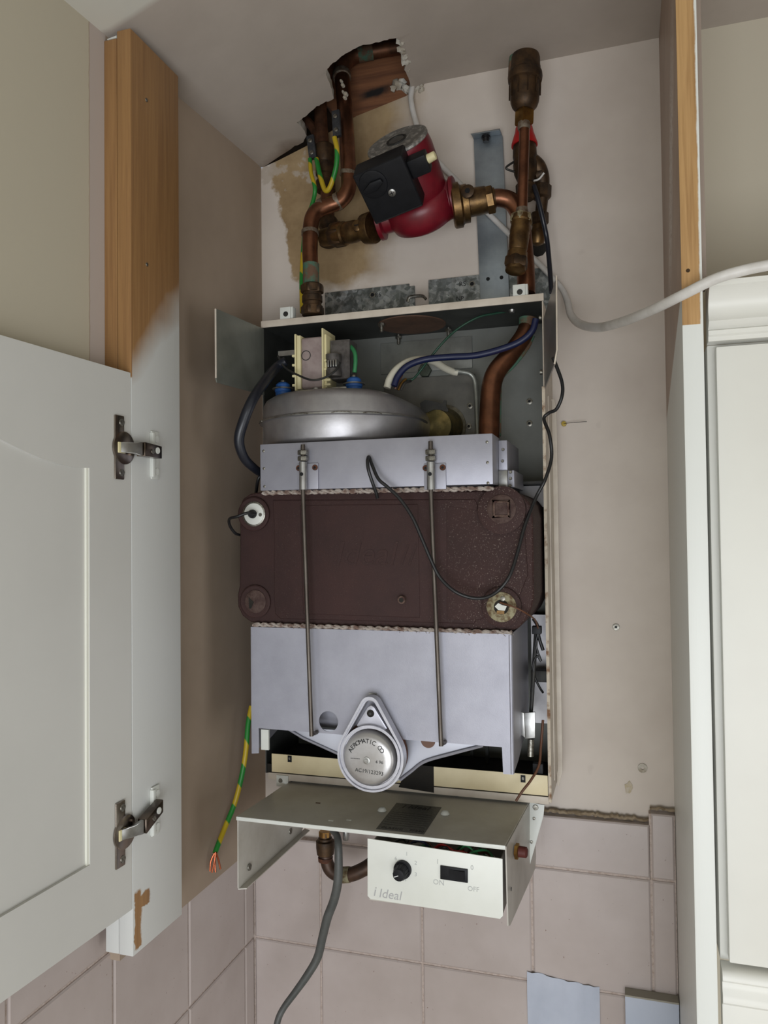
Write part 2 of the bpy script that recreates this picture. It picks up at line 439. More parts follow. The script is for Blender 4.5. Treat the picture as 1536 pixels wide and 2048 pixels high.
# forward of the cabinet the tiling runs one course higher, on the wall face
t3 = MB(Rl); tiles(t3, [(max(ys[i+1],-.79), min(ys[i],-.3505), TZ, 1.4565) for i in range(2, 6) if max(ys[i+1],-.79) < min(ys[i],-.3505)], .010)
t4 = MB(); t4.v, t4.f, t4.m = t3.v, t3.f, t3.m; t4.box(-.022, -.0145, -.79, -.3505, 1.2981, 1.456, 1)
t4.build('tile_course', [M['tile'], M['grout']], wall_left, smooth=20)

# ceiling with the broken-out opening
hole_px = [(561,312),(590,292),(606,284),(614,272),(606,258),(594,245),(603,238),(615,229),(622,222),(634,213),(646,206),(655,203),(667,198),(664,178),(659,165),(652,150),
           (655,138),(663,128),(670,124),(682,113),(696,104),(711,96),(727,90),(745,87),(763,82),(779,78),(793,77),(800,80),(801,90),(806,100),(806,112),(812,125),(810,140),(815,152),(820,163),(822,180)]
hp = []
for i in range(len(hole_px)-1):
    a, c = hole_px[i], hole_px[i+1]
    for k in range(3):
        t = k/3; q = (a[0]+(c[0]-a[0])*t+random.uniform(-1,1), a[1]+(c[1]-a[1])*t+random.uniform(-1,1))
        P = atc(*q); hp.append((P.x, min(P.y, -.001)))
hp = [(.004,0)]+hp+[(.247,0)]
outer = [(-.09,.0),(-.09,-2.2),(2.6,-2.2),(2.6,.0)]+[(x,0.0) for x in (1.5,.8,.573,.421,.32,.258)]
loop = outer+list(reversed(hp))
pts = [V((x, y)) for x, y in loop]; nb = len(pts)
edges = [(i, (i+1) % nb) for i in range(nb)]
for i in range(30):
    for j in range(16):
        pts.append(V((-.08+.03*i, -.02-.05*j)))
vv, ee, ff, *_ = delaunay_2d_cdt(pts, edges, [list(range(nb))], 1, 1e-6)
cm = MB(); cm.add([(v.x, v.y, zc(v.x, v.y)) for v in vv], [tuple(f) for f in ff])
k = len(hp)
cm.add([(x, y, zc(x, y)) for x, y in hp]+[(x, y, zc(x, y)+.012) for x, y in hp],
       [(i, i+1, k+i+1, k+i) for i in range(k-1)], 1)
cm2 = cm.build('ceiling', [M['ceiling'], M['plaster_white']], None, smooth=30); struct(cm2); ceiling = cm2
# void above the opening
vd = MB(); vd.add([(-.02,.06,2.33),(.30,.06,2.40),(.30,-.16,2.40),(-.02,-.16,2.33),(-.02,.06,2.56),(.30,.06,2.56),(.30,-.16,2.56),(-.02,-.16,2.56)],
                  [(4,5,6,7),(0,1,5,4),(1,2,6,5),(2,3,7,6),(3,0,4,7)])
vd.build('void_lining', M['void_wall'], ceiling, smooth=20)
# filler lumps around the right end of the opening
lm = MB()
for (px, py, r) in [(803,100,7),(808,112,6),(812,122,8),(814,138,5),(800,84,6),(795,172,9),(786,178,6),(804,166,7),(812,180,8),(822,186,7),(832,180,8),(838,172,7),(843,184,6),(826,170,6)]:
    P = atc(px, py) if py < 165 else at(px, py, -.002)
    rr = r*.0009; i0 = len(lm.v)
    lm.lathe(P+V((0,.002,.002)), (random.uniform(-.4,.4),-.6,-.8), [(-rr*.4,rr*.5),(-rr*.15,rr*.9),(rr*.15,rr*.95),(rr*.35,rr*.6),(rr*.42,rr*.2)], 10)
    for i in range(i0, len(lm.v)): lm.v[i] = V(lm.v[i])+noise.noise_vector(V(lm.v[i])*260)*rr*.55
lm.build('filler_lump', M['plaster_white'], ceiling, smooth=60)

# rest of the room, behind and beside the camera
struct(MB().box(-.09, 2.66, -2.26, .06, -.05, 0).build('floor', M['floor']))
wr = MB(); wr.box(2.6, 2.66, -2.26, -1.9, 0, 2.42); wr.box(2.6, 2.66, -1.0, .06, 0, 2.42); wr.box(2.6, 2.66, -1.9, -1.0, 2.0, 2.42)
struct(wr.build('wall_right', M['plain_wall']))
wf = MB(); wf.box(-.09, .1, -2.26, -2.2, 0, 2.42); wf.box(1.4, 2.6, -2.26, -2.2, 0, 2.42); wf.box(.1, 1.4, -2.26, -2.2, 0, .7); wf.box(.1, 1.4, -2.26, -2.2, 1.6, 2.42)
struct(wf.build('wall_rear', M['plain_wall']))
wn = MB()
for a in ((.1,.15,.7,1.6),(1.35,1.4,.7,1.6),(.1,1.4,.7,.75),(.1,1.4,1.55,1.6),(.73,.77,.7,1.6)): wn.box(a[0],a[1],-2.24,-2.20,a[2],a[3])
struct(wn.build('window_1', M['white_paint'], bevel=.003))
dr = MB()
for a in ((-1.9,-1.82,0,2),(-1.08,-1.0,0,2),(-1.9,-1.0,0,.2),(-1.9,-1.0,1.92,2)): dr.box(2.61,2.65,a[0],a[1],a[2],a[3])
struct(dr.build('door_1', M['white_paint'], bevel=.003))  # unseen door frame, made up to go with the right fill lamp

# ------------------------------------------------------------------ timber in the opening
_, nt, b, (pos, x, y, z), col = wood('old_joist', (120,78,48), (78,48,30), .8)
mtw = _
mpn = N(nt, 'ShaderNodeMapping'); mpn.inputs['Scale'].default_value = (.05, 1, 1); nt.links.new(pos, mpn.inputs[0])
c = mix(nt, ramp(nt, noise_n(nt, 140, 5, mpn.outputs[0]), .35, .7), lin((128,84,54)), lin((92,56,36)))
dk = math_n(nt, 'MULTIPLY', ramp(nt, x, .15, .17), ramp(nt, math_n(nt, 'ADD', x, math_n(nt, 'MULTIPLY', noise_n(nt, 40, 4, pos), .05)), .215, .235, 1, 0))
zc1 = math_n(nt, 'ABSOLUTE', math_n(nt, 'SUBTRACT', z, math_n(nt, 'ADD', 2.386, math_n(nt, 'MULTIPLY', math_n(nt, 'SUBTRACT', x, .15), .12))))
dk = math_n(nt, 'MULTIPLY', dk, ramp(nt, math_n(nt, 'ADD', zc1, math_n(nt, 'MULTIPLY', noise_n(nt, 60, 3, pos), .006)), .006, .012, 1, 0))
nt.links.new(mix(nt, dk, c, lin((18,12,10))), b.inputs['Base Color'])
jb = MB(); jb.prism([(.10,.004,2.39),(.10,.004,2.50),(.40,.004,2.50),(.40,.004,2.392),(.258,.004,2.3885),(.229,.004,2.3755),(.154,.004,2.3595),(.135,.004,2.353)], (0,.045,0))
tag(jb.build('timber_joist', mtw, bevel=.0015), 'rough brown timber joist exposed inside the broken ceiling opening', 'joist')

# ------------------------------------------------------------------ end panels
def paint_over_wood(name, c1, c2, white, mask, rough=.45):
    mt, nt, b, g, col = wood(name, c1, c2, rough)
    f = mask(nt, *g); nt.links.new(mix(nt, f, col, lin(white)), b.inputs['Base Color']); return mt
def lmask(nt, pos, x, y, z):
    nz = math_n(nt, 'MULTIPLY', math_n(nt, 'SUBTRACT', noise_n(nt, 16, 2, pos), .5), .05)
    edge = math_n(nt, 'ADD', math_n(nt, 'MULTIPLY', math_n(nt, 'ADD', y, .373), 1.05), 1.917)
    inner = ramp(nt, math_n(nt, 'ADD', math_n(nt, 'SUBTRACT', z, edge), nz), -.02, .03, 1, 0)
    front = ramp(nt, z, 1.912, 1.914, 1, 0)
    isfront = ramp(nt, y, -.3728, -.3722, 1, 0)
    w = mix(nt, isfront, inner, front)
    s = N(nt, 'ShaderNodeSeparateColor'); nt.links.new(w, s.inputs[0]); w = s.outputs[0]
    n2 = math_n(nt, 'MULTIPLY', math_n(nt, 'SUBTRACT', noise_n(nt, 90, 4, pos), .5), .010)
    yy = math_n(nt, 'ADD', y, n2); zz = math_n(nt, 'ADD', z, n2)
    def boxm(y0, y1, z0, z1):
        a = math_n(nt, 'MULTIPLY', ramp(nt, yy, y0, y0+.0012), ramp(nt, yy, y1-.003, y1, 1, 0))
        return math_n(nt, 'MULTIPLY', a, math_n(nt, 'MULTIPLY', ramp(nt, zz, z0, z0+.001), ramp(nt, zz, z1-.002, z1, 1, 0)))
    p = math_n(nt, 'MAXIMUM', boxm(-.3715, -.358, 1.324, 1.384), boxm(-.362, -.343, 1.362, 1.378))
    return math_n(nt, 'MULTIPLY', w, math_n(nt, 'SUBTRACT', 1, p))
M['post'] = paint_over_wood('oak_post', (158,120,76), (126,90,56), (202,203,200), lmask)
cup = thing('boiler_cupboard', (.0165,-.328,1.3204), 'white cupboard door swung open on the left, hinged to an oak post painted white below', 'cupboard')
pt = MB(); pt.box(0, .0158, -.3732, -.282, 1.3204, 2.274); pt.box(.0163, .033, -.3736, -.282, 1.3204, 2.281)
po = pt.build('end_post', M['post'], cup, bevel=.0008)
tag(MB().prism([(.004,-.373,2.2745),(.0155,-.373,2.2745),(.0155,-.373,2.277),(.004,-.373,2.2755)], (0,.02,0)).build('packing_sliver', M['white_paint']), 'small white sliver wedged on top of the left oak post', 'packing piece')
# screw holes in the left post
for px, py in ((293,200),(294,529)):
    P = atx(px, py, .0331); MB().lathe(P, (1,0,0), [(0,.0022),(.0006,.0018)], 12).build('screw', M['zinc'], po)

def rmask(nt, pos, x, y, z):
    nz = math_n(nt, 'MULTIPLY', math_n(nt, 'SUBTRACT', noise_n(nt, 60, 4, pos), .5), .003)
    fr = ramp(nt, z, 1.9345, 1.935, 1, 0)
    edge = ramp(nt, math_n(nt, 'ADD', x, nz), .5872, .5885)
    f = math_n(nt, 'MAXIMUM', fr, edge)
    # inner face: painted up to a slanting edge
    e2 = math_n(nt, 'ADD', math_n(nt, 'MULTIPLY', y, -.25), 1.89)
    inn = ramp(nt, math_n(nt, 'SUBTRACT', z, e2), -.003, .003, 1, 0)
    s = N(nt, 'ShaderNodeSeparateColor'); nt.links.new(mix(nt, ramp(nt, y, -.3095, -.309, 1, 0), inn, f), s.inputs[0]); return s.outputs[0]
mt, nt, b, g, col = wood('oak_right_panel', (192,154,104), (140,102,60), .42)
pos, x, y, z = g; f = rmask(nt, *g)
onfront = ramp(nt, y, -.3095, -.309, 1, 0)
col = mix(nt, onfront, mix(nt, ramp(nt, noise_n(nt, 12, 3, pos), .4, .7), lin((166,142,124)), lin((150,126,108))), col)
# rubbed patch on the inner face
yy = math_n(nt, 'ABSOLUTE', math_n(nt, 'SUBTRACT', y, math_n(nt, 'ADD', -.21, math_n(nt, 'MULTIPLY', math_n(nt, 'SUBTRACT', 2.16, z), .55))))
rub = math_n(nt, 'MULTIPLY', ramp(nt, yy, .02, .045, 1, 0), math_n(nt, 'MULTIPLY', ramp(nt, z, 2.0, 2.06), ramp(nt, z, 2.16, 2.30, 1, 0)))
rub = math_n(nt, 'MULTIPLY', rub, ramp(nt, noise_n(nt, 160, 4, pos), .38, .5)); rub = math_n(nt, 'MULTIPLY', rub, ramp(nt, y, -.305, -.304))
col = mix(nt, rub, col, lin((196,186,178)))
nt.links.new(mix(nt, f, col, lin((216,218,214))), b.inputs['Base Color'])
rp = MB(); rp.box(.572, .590, -.31, -.0005, .95, 2.3885)
tag(rp.build('cabinet_end_panel', mt, bevel=.0012), 'tall right-hand end panel, oak edge above and glossy white below', 'panel')
rpo = bpy.data.objects['cabinet_end_panel']
P = at(1376, 541, -.3101); MB().lathe(P, (0,-1,0), [(0,.0018),(.0005,.0014)], 12).build('screw', M['brass_dark'], rpo)

# ------------------------------------------------------------------ open cabinet door with two hinges
A = math.radians(-2.5); dd = V((math.sin(A), -math.cos(A), 0)); dn = V((math.cos(A), math.sin(A), 0))
DM = Matrix((dd, dn, V((0,0,1)))).transposed().to_4x4(); DM.translation = V((.0325, -.3745, 0))
def dpt(px, py):     # door-plane coordinates (d, z) seen at a pixel
    o = DM.translation; r = ray(px, py); k = (o-CAM).dot(dn)/r.dot(dn); P = CAM+r*k-o; return P.dot(dd), (CAM+r*k).z
ZT, ZB = 1.9175, 1.3685; DW = .45
dm = MB(DM); dm.box(0, DW, -.018, -.0035, ZB, ZT)
arch = [dpt(*q) for q in ((179,936),(150,934),(120,928),(85,918),(55,905),(25,891),(0,878))]
d0, zb = arch[0][0], dpt(180,1730)[1]
arch2 = arch+[(.225, arch[-1][1]+.022)]+[(.45-d, z) for d, z in reversed(arch)]
fr = lambda poly, y0=-.0035, h=.0035: [(a, y0, c) for a, c in poly]
dm.box(0, d0, -.0035, 0, ZB, ZT); dm.box(DW-d0, DW, -.0035, 0, ZB, ZT); dm.box(d0, DW-d0, -.0035, 0, ZB, zb)
for (a, za), (c, zc_) in zip(arch2, arch2[1:]):
    if c > a: dm.prism(fr([(a, za), (c, zc_), (c, ZT), (a, ZT)]), (0,.0035,0))
door_t = dm.build('door', pm('white_door', (204,203,198), (198,197,192), .42, 0, 3), cup, smooth=20)
# light moulding line down the inner stile
ml = MB(DM); ml.box(d0-.0002, d0+.0028, -.0035, -.0012, zb, arch[0][1])
ml.build('panel_bead', pm('bead', (226,226,214), None, .4), door_t, smooth=20)
def hinge(zc0, lean, tagname):
    hz = zc0
    cp = MB(DM)     # cup plate on the door
    cp.box(.0125, .0265, .0, .0022, hz-.0325, hz+.0325)
    h = cp.build('hinge_plate', M['chrome'], door_t, bevel=.0012)
    cu = MB(DM); cu.lathe((.0125, .0005, hz), (0,1,0), [(0,.0168),(.0018,.0168),(.0022,.0160)], 32)
    cu.build('hinge_cup', M['chrome'], door_t)
    dk = MB(DM); dk.lathe((.0185, .0012, hz-.001), (0,1,0), [(0,.0105),(.0013,.0105)], 28)
    dk.build('cup_recess', M['black'], door_t)
    for s in (-1, 1):
        sc = MB(DM); sc.lathe((.0165, .0018, hz+s*.0255), (0,1,0), [(0,.004),(.001,.0036),(.0012,.001)], 16)
        sc.build('screw', M['zinc'], door_t)
    # arm, first leg over the door edge then box over the post
    a0 = V((.0185, .004, hz)); arm = MB(DM)
    w = .0068
    P0 = V((.0205, .003, hz)); P1 = V((-.002, .0115, hz+lean*.10)); P2 = V((-.034, .0095, hz+lean))
    def leg(mb, a, c, wa, wc, ta, tc_):
        vs = []
        for p, ww, tt in ((a, wa, ta), (c, wc, tc_)):
            for sy, sz in ((0,-1),(0,1),(1,1),(1,-1)): vs.append((p.x, p.y-tt/2+tt*sy, p.z+sz*ww))
        mb.add(vs, [(0,1,2,3),(7,6,5,4),(0,4,5,1),(1,5,6,2),(2,6,7,3),(3,7,4,0)])
    leg(arm, P0, V((.008,.0095,hz+lean*.03)), .0052, .0056, .003, .0035)
    leg(arm, V((.008,.0095,hz+lean*.03)), P1, .0056, .0072, .0035, .004)
    ar = arm.build('hinge_arm', M['bare'], door_t, bevel=.0006)
    bx = MB(DM); leg(bx, P1+V((-.001,-.001,0)), P2, .0072, .0066, .011, .009)
    bx.build('arm_cover', M['dark_chrome'], door_t, bevel=.0008)
    sc = MB(DM); q = P1.lerp(P2, .72); sc.lathe((q.x, q.y+.0035, q.z+.001), (0,1,0), [(0,.0036),(.002,.0034),(.0022,.001)], 16)
    q = P1.lerp(P2, .45); sc.build('adjusting_screw', M['white_paint'], door_t)
    s2 = MB(DM); s2.lathe((q.x, q.y+.0038, q.z-.001), (0,1,0), [(0,.0028),(.0016,.0026)], 14); s2.build('adjusting_screw', M['zinc'], door_t)
    hp_ = MB(DM); hp_.box(.013, .0235, .0016, .004, hz-.0058, hz+.0052); hp_.build('hinge_link', M['cream_plastic'], door_t, bevel=.0008)
M['dark_chrome'] = pm('dark_nickel', (70,64,60), (110,98,88), .2, 1.0, 30)
hinge(dpt(245, 896)[1], -.001, '')
hinge(dpt(250, 1662)[1], .012, '')
# painted mounting plates stay on the post
for px, py, lab in ((308,911,'white painted hinge mounting plate under the upper hinge arm'),(309,1620,'white painted hinge mounting plate under the lower hinge arm')):
    P = atx(px, py, .033)
    mp_ = MB(); mp_.box(.033, .0355, P.y-.0075, P.y+.0065, P.z-.026, P.z+.026); mp_.box(.033, .038, P.y-.009, P.y-.004, P.z-.024, P.z+.024)
    o = mp_.build('hinge_mounting_plate', M['white_paint'], cup, bevel=.0015)
    for s in (-1, 1):
        MB().lathe((.0353, P.y+.001, P.z+s*.0175), (1,0,0), [(0,.0042),(.0012,.0038),(.0014,.001)], 16).build('screw', M['white_paint'], o)

# ------------------------------------------------------------------ cream wall cabinet on the right
cw = thing('wall_cabinet', (.85,-.14,1.27), 'cream panelled wall cabinet with moulded cornice, cut off by the right edge', 'cabinet')
M['unit'] = pm('cream_cabinet', (220,219,212), (213,211,204), .45, 0, 3)
MB().box(.5968, 1.2, -.262, -.001, 1.345, 1.925).build('carcass', M['unit'], cw, bevel=.0015)
MB().box(.6035, 1.05, -.2755, -.263, 1.349, 1.9205).build('door', M['unit'], cw, bevel=.002)
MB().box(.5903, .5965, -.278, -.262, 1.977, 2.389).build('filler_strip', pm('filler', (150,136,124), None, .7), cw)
MB().box(.665, .98, -.2785, -.2757, 1.42, 1.86).build('door_field', M['unit'], cw, bevel=.0025)
pr = [(-.262,1.925),(-.279,1.925),(-.279,1.9290),(-.2815,1.9305),(-.2815,1.9345),(-.2785,1.936),(-.284,1.9385),(-.288,1.942),(-.286,1.945),(-.284,1.9525),(-.287,1.962),(-.296,1.969),(-.300,1.971),(-.300,1.976),(-.262,1.976)]
MB().prism([(.5968,a,c) for a, c in pr], (.62,0,0)).build('cornice', M['unit'], cw, smooth=50)
pr = [(-.262,1.3445),(-.280,1.3445),(-.2835,1.341),(-.2835,1.3365),(-.279,1.333),(-.279,1.327),(-.2825,1.323),(-.2825,1.316),(-.276,1.311),(-.276,1.27),(-.262,1.27)]
MB().prism([(.5968,a,c) for a, c in pr], (.62,0,0)).build('pelmet', M['unit'], cw, smooth=50)

# ------------------------------------------------------------------ boiler chassis
X0, X1, YF, ZT2, ZB2 = .055, .4275, -.11, 2.028, 1.43
bo = thing('boiler_chassis', (.24,-.05,ZB2), 'open steel casing frame of the wall boiler with cream outer edges and inner grey sheet', 'boiler casing')
MB().box(X0, X1, -.004, -.001, ZB2, ZT2).build('back_panel', M['frame_grey'], bo, smooth=20)
MB().box(X0, X1, YF, -.001, ZT2, ZT2+.0015).build('top_plate', M['frame_dark'], bo, smooth=20)
lp = MB(); lp.box(X0-.002, X1+.002, YF-.0025, YF, ZT2-.0005, ZT2+.0085); lp.build('top_lip', M['cream_paint'], bo, bevel=.0006)
MB().box(X0-.001, X0+.0008, YF, -.001, ZB2, ZT2).build('side_panel', M['frame_dark'], bo, smooth=20)  # left inner side: its shadow is put into the dark sheet colour
sp = MB(); sp.box(X1-.0005, X1+.001, YF, -.001, ZB2-.006, ZT2); sp.box(X1+.001, X1+.0028, -.075, -.02, ZB2+.01, ZT2-.11)
sp.build('side_panel', M['cream_paint'], bo, bevel=.0008)
MB().prism([(.4290,-.034,1.92),(.4290,-.034,1.421),(.4315,-.034,1.421),(.4362,-.034,1.440),(.4362,-.034,1.905),(.4335,-.034,1.92)], (0,.003,0)).build('side_flange', M['cream_paint'], bo, bevel=.0006)
# worn front rim of the right side
MB().box(X1-.0018, X1+.0018, YF-.003, YF, ZB2-.004, ZT2-.105).build('side_rim', M['worn_rim'] if 'worn_rim' in M else pm('worn_rim', (196,184,166), (120,84,54), .7, 0, 60, .5, .64), bo)
# outward flaps of the casing
fl = MB(); L = [(.0555,-.111,2.026),(.0535,-.236,2.020),(.0535,-.2365,1.931+.004),(.0535,-.2345,1.931),(.0555,-.111,1.936)]
fl.prism(L, (.0012,0,0)); fl.build('side_flap', M['flap'] if 'flap' in M else pm('flap_grey', (140,142,134), (118,120,112), .4, .45, 10), bo)
e = MB(); e.tube([(.0541,-.2366,2.0195),(.0541,-.2366,1.936)], .0011, 6); e.build('flap_edge', M['cream_paint'], bo)
fr_ = MB(); q = [V((.4285,-.111,2.005)), at(1113,553,-.200), at(1114,700,-.225), at(1109,727,-.225), V((.4285,-.111,1.921))]
fr_.prism(q, (.0012,.0006,0)); fr_.build('side_flap', pm('flap_purple', (150,144,144), (126,124,122), .35, .5, 10), bo)
e = MB(); e.tube([at(1113,552,-.2005), at(1114,700,-.2258), at(1109,728,-.2258)], .0010, 6); e.build('flap_edge', M['cream_paint'], bo)
# rust-brown disc and studs under the top plate
P = atz(828, 655, ZT2-.0012); MB().lathe((P.x, -.058, ZT2), (0,0,-1), [(0,.046),(.0012,.045)], 40).build('gasket_disc', pm('brown_disc', (92,66,50), (74,54,42), .7, 0, 40), bo)
for px, py in ((763,650),(797,676),(897,662)):
    P = atz(px, py-6, ZT2); st = MB(); st.lathe((P.x,P.y,ZT2), (0,0,-1), [(0,.0024),(.013,.0024),(.0135,.0018)], 10)
    st.lathe((P.x,P.y,ZT2-.002), (0,0,-1), [(0,.0046),(.0035,.0046)], 6); st.build('stud', M['zinc'], bo)
P = atz(1024, 620, ZT2); MB().lathe((P.x,P.y,ZT2), (0,0,-1), [(0,.0045),(.0015,.004),(.003,.0032)], 14).build('screw', M['bare'], bo)
for px, py, yy in ((1075,636,-.1),(1075,745,-.1)):
    P = at(px, py, yy); MB().lathe((X1-.002,P.y,P.z), (-1,0,0), [(0,.0032),(.003,.003)], 12).build('screw', M['zinc'], bo)
# plates on the back panel
g1 = MB(); a, c = at(762,752,-.005), at(944,672,-.005); g1.box(a.x, c.x, -.0062, -.004, a.z+.002, c.z)
g1.build('cover_plate', M['plate1'] if 'plate1' in M else pm('cover_grey', (132,134,128), (112,112,108), .45, .4, 25), bo, bevel=.0006)
g2 = MB(); a, c = at(770,872,-.006), at(950,748,-.006); g2.box(a.x, c.x, -.0085, -.004, a.z-.02, c.z)
g2.build('cover_plate', pm('cover_grey_dark', (112,110,106), (94,94,90), .42, .5, 25), bo, bevel=.0006)
for px, py in ((851,742),): P = at(px, py, -.006); MB().lathe(P, (0,-1,0), [(0,.0095),(.006,.0095),(.0068,.0082)], 6).build('bolt', pm('green_bolt', (70,78,66), (52,56,48), .6, .4, 100), bo)
for px, py in ((940,812),(938,853),(1059,803),(1059,847)):
    P = at(px, py, -.004 if px > 1000 else -.0085); MB().lathe(P, (0,-1,0), [(0,.0042),(.0015,.0042),(.002,.0022)], 12).build('screw', M['zinc'], bo)
    MB().lathe(P+V((0,-.002,0)), (0,-1,0), [(0,.0020),(.0004,.0020)], 8).build('screw_recess', M['black'], bo)
# white lugs
for px, py in ((573,629),(1040,585)):
    P = at(px, py, -.108); lg = MB(); lg.box(P.x-.0085, P.x+.0065, -.1105, -.1085, ZT2+.008, P.z+.0095); lg.box(P.x-.005, P.x+.0095, -.1085, -.098, ZT2+.0015, P.z+.0098)
    l_ = lg.build('fixing_lug', M['white_paint'], bo, bevel=.0006)
    MB().lathe((P.x, -.1106, P.z), (0,-1,0), [(0,.0036),(.0006,.0034)], 14).build('bolt_hole', M['dark_metal'], l_)
# dark flue collar standing on the top plate
a, c = at(735,628,-.06), at(890,618,-.06)
fc = MB(); z0 = ZT2+.0015; fc.add([(a.x,-.09,z0),(c.x,-.09,z0),(c.x,-.02,z0),(a.x,-.02,z0),(a.x+.02,-.07,z0+.02),(c.x-.03,-.07,z0+.02),(c.x-.03,-.03,z0+.02),(a.x+.02,-.03,z0+.02)],
    [(0,3,2,1),(4,5,6,7),(0,1,5,4),(1,2,6,5),(2,3,7,6),(3,0,4,7)]); fc.build('flue_collar', M['dark_metal'], bo, bevel=.001)
P = at(832, 596, -.05); cb = MB(); cb.curve([P+V((-.012,0,-.004)), P+V((-.008,0,.002)), P+V((.008,0,.002)), P+V((.014,0,-.003))], .0022, 6); cb.build('collar_clip', M['zinc'], bo)

# lower front of the chassis
zs0, zs1 = 1.4325, 1.4565
st = MB(); st.box(.0635, X1-.0025, YF-.001, YF+.0005, zs0, zs1); so = st.build('front_strip', M['cream_strip'], bo, bevel=.0004)
MB().box(.0585, X1-.0015, YF-.0012, YF+.0005, zs0-.0100, zs0-.0012).build('bottom_rail', M['cream_paint'], bo, bevel=.0006)
a, c = at(803,1575,YF-.002), at(867,1533,YF-.002); MB().prism([(a.x-.004,YF-.0018,a.z),(c.x,YF-.0018,a.z-.003),(c.x,YF-.0018,c.z),(a.x+.01,YF-.0018,c.z)], (0,.001,0)).build('strip_opening', M['void'], so)
for px, py in ((579,1518),(1046,1558)):
    P = at(px, py, YF-.002); MB().box(P.x-.0028,P.x+.0028,YF-.0018,YF-.0005,P.z-.0042,P.z+.0042).build('slot', M['black'], so)
    MB().box(P.x-.0012,P.x+.0012,YF-.0024,YF-.001,P.z-.0010,P.z+.0020).build('slot_tab', M['zinc'], so)
MB().box(X0+.001, X1-.001, YF+.001, -.005, ZB2+.0, ZB2+.012).build('base_insulation', M['void'], bo)
for px in (910,945,975):
    a = at(px, 1505, -.03); MB().box(a.x-.002, a.x+.002, -.035, -.03, ZB2+.013, a.z+.03).build('inner_rib', M['frame_dark'], bo)
for (px, py, n_) in ((563,1562,'l'),):
    P = at(px, py, YF-.004); lg = MB(); lg.box(P.x-.008,P.x+.009,YF-.003,YF-.001,P.z-.008,P.z+.007)
    l_ = lg.build('fixing_lug', M['white_paint'], bo, bevel=.0005); MB().lathe((P.x-.002,YF-.003,P.z), (0,-1,0), [(0,.0030),(.0010,.0026)], 14).build('screw', M['zinc'], l_)

# ------------------------------------------------------------------ flue outlet on the rear plate
fo = thing('flue_elbow', at(885,850,-.05), 'olive brass coloured flue outlet stub behind the fan housing', 'flue')
P = at(884, 850, -.03); o = MB(); o.between(V((P.x, -.009, P.z)), V((P.x-.004, -.052, P.z-.004)), [(0,.0255),(.2,.0255),(.8,.023),(1,.022)], 36)
o.build('stub', pm('olive_brass', (104,94,58), (150,132,82), .38, .7, 40, .45, .62), fo)
o = MB(); o.ring(V((P.x-.002, -.0095, P.z)), (0,-1,0), .026, .031, .002, 36); o.build('seal_ring', pm('old_sealant', (128,122,104), (96,90,74), .9, 0, 90, .4, .6, .6, 300), fo)
cl_ = [(840,806),(850,800),(870,803),(884,808),(888,800),(893,801),(892,812),(897,820),(895,824),(884,820),(868,819),(852,826),(842,822)]
o = MB(); o.prism([at(a, c, -.058) for a, c in cl_], (0,.0015,0)); o.build('retaining_clip', M['dark_metal'], fo)

# ------------------------------------------------------------------ galvanised wall plates
wpz = thing('mounting_plate', (.27,-.002,2.03), 'spangled galvanised mounting plate stamped RS, screwed to the wall above the casing', 'bracket')
pp = MB(); pp.box(.1037, .2316, -.004, -.0005, 2.032, 2.1015); pp.box(.2316,.2395,-.0035,-.0005,2.032,2.098); pp.box(.2601, .428, -.004, -.0005, 2.032, 2.1035); pp.box(.2316,.2601,-.0035,-.0005,2.032,2.052)
pp.build('plate', M['galv'], wpz, smooth=20)
for s, px, py, sz in (('RS',918,573,.0095),('NP',912,602,.0085),('R6',750,594,.0085)):
    text('stamped_letters', s, at(px, py, -.0042), (1,0,0), (0,0,1), sz, M['label_ink'], wpz)
for px, py in ((944,568),(745,590)):
    P = at(px, py, -.004); MB().ring(P, (0,-1,0), .0028, .0042, .0008, 20).build('hole_rim', M['zinc'], wpz)
    MB().lathe(P, (0,-1,0), [(0,.0028),(.0003,.0028)], 16).build('hole', M['black'], wpz)
vs = thing('strip_bracket', (.35,-.006,2.04), 'tall galvanised strip bracket with a bent top lip on the back wall', 'bracket')
o = MB(); a, c = at(948,285,-.006), at(1006,270,-.006)
o.prism([(.3278,-.0075,2.286),(.3345,-.0075,2.04),(.3745,-.0075,2.04),(.3678,-.0075,2.290),(.3665,-.0075,2.2925),(.3278,-.0075,2.2925)], (0,.0035,0))
o.prism([(.3275,-.004,2.2920),(.3668,-.004,2.2920),(.3668,-.026,2.2905),(.3665,-.028,2.2880),(.3275,-.028,2.2880),(.3275,-.026,2.2905)], (0,0,.0014))
o.build('strip', M['galv_plain'], vs, bevel=.0005)
P = at(972, 279, -.016); MB().lathe((P.x,-.017,2.2885), (0,0,-1), [(0,.006),(.003,.006),(.003,.0045),(.008,.004)], 16).build('rubber_bung', M['black_rubber'], vs)
for px, py in ((976,558),(1003,555)):
    MB().lathe(at(px, py, -.0076), (0,-1,0), [(0,.0026),(.0004,.0026)], 14).build('hole', M['black'], vs)

# ------------------------------------------------------------------ pipes and fittings, upper left
def pxcurve(mb, pts, rpx, y=None, n=16, sub=8):
    P = [at(p[0], p[1], p[2] if len(p) > 2 else y) for p in pts]
    if isinstance(rpx, (int, float)): r = [rpx*mpp(P[len(P)//2])]*len(P)
    else: r = [a*mpp(q) for a, q in zip(rpx, P)]
    mb.curve(P, r, n, sub); return P
def stack(mb, a, c, prof, n=24):       # a, c: (px, py, y); prof: (fraction, radius in px)
    A, B = at(*a), at(*c); k = mpp(A); mb.between(A, B, [(t, r*k) for t, r in prof], n)

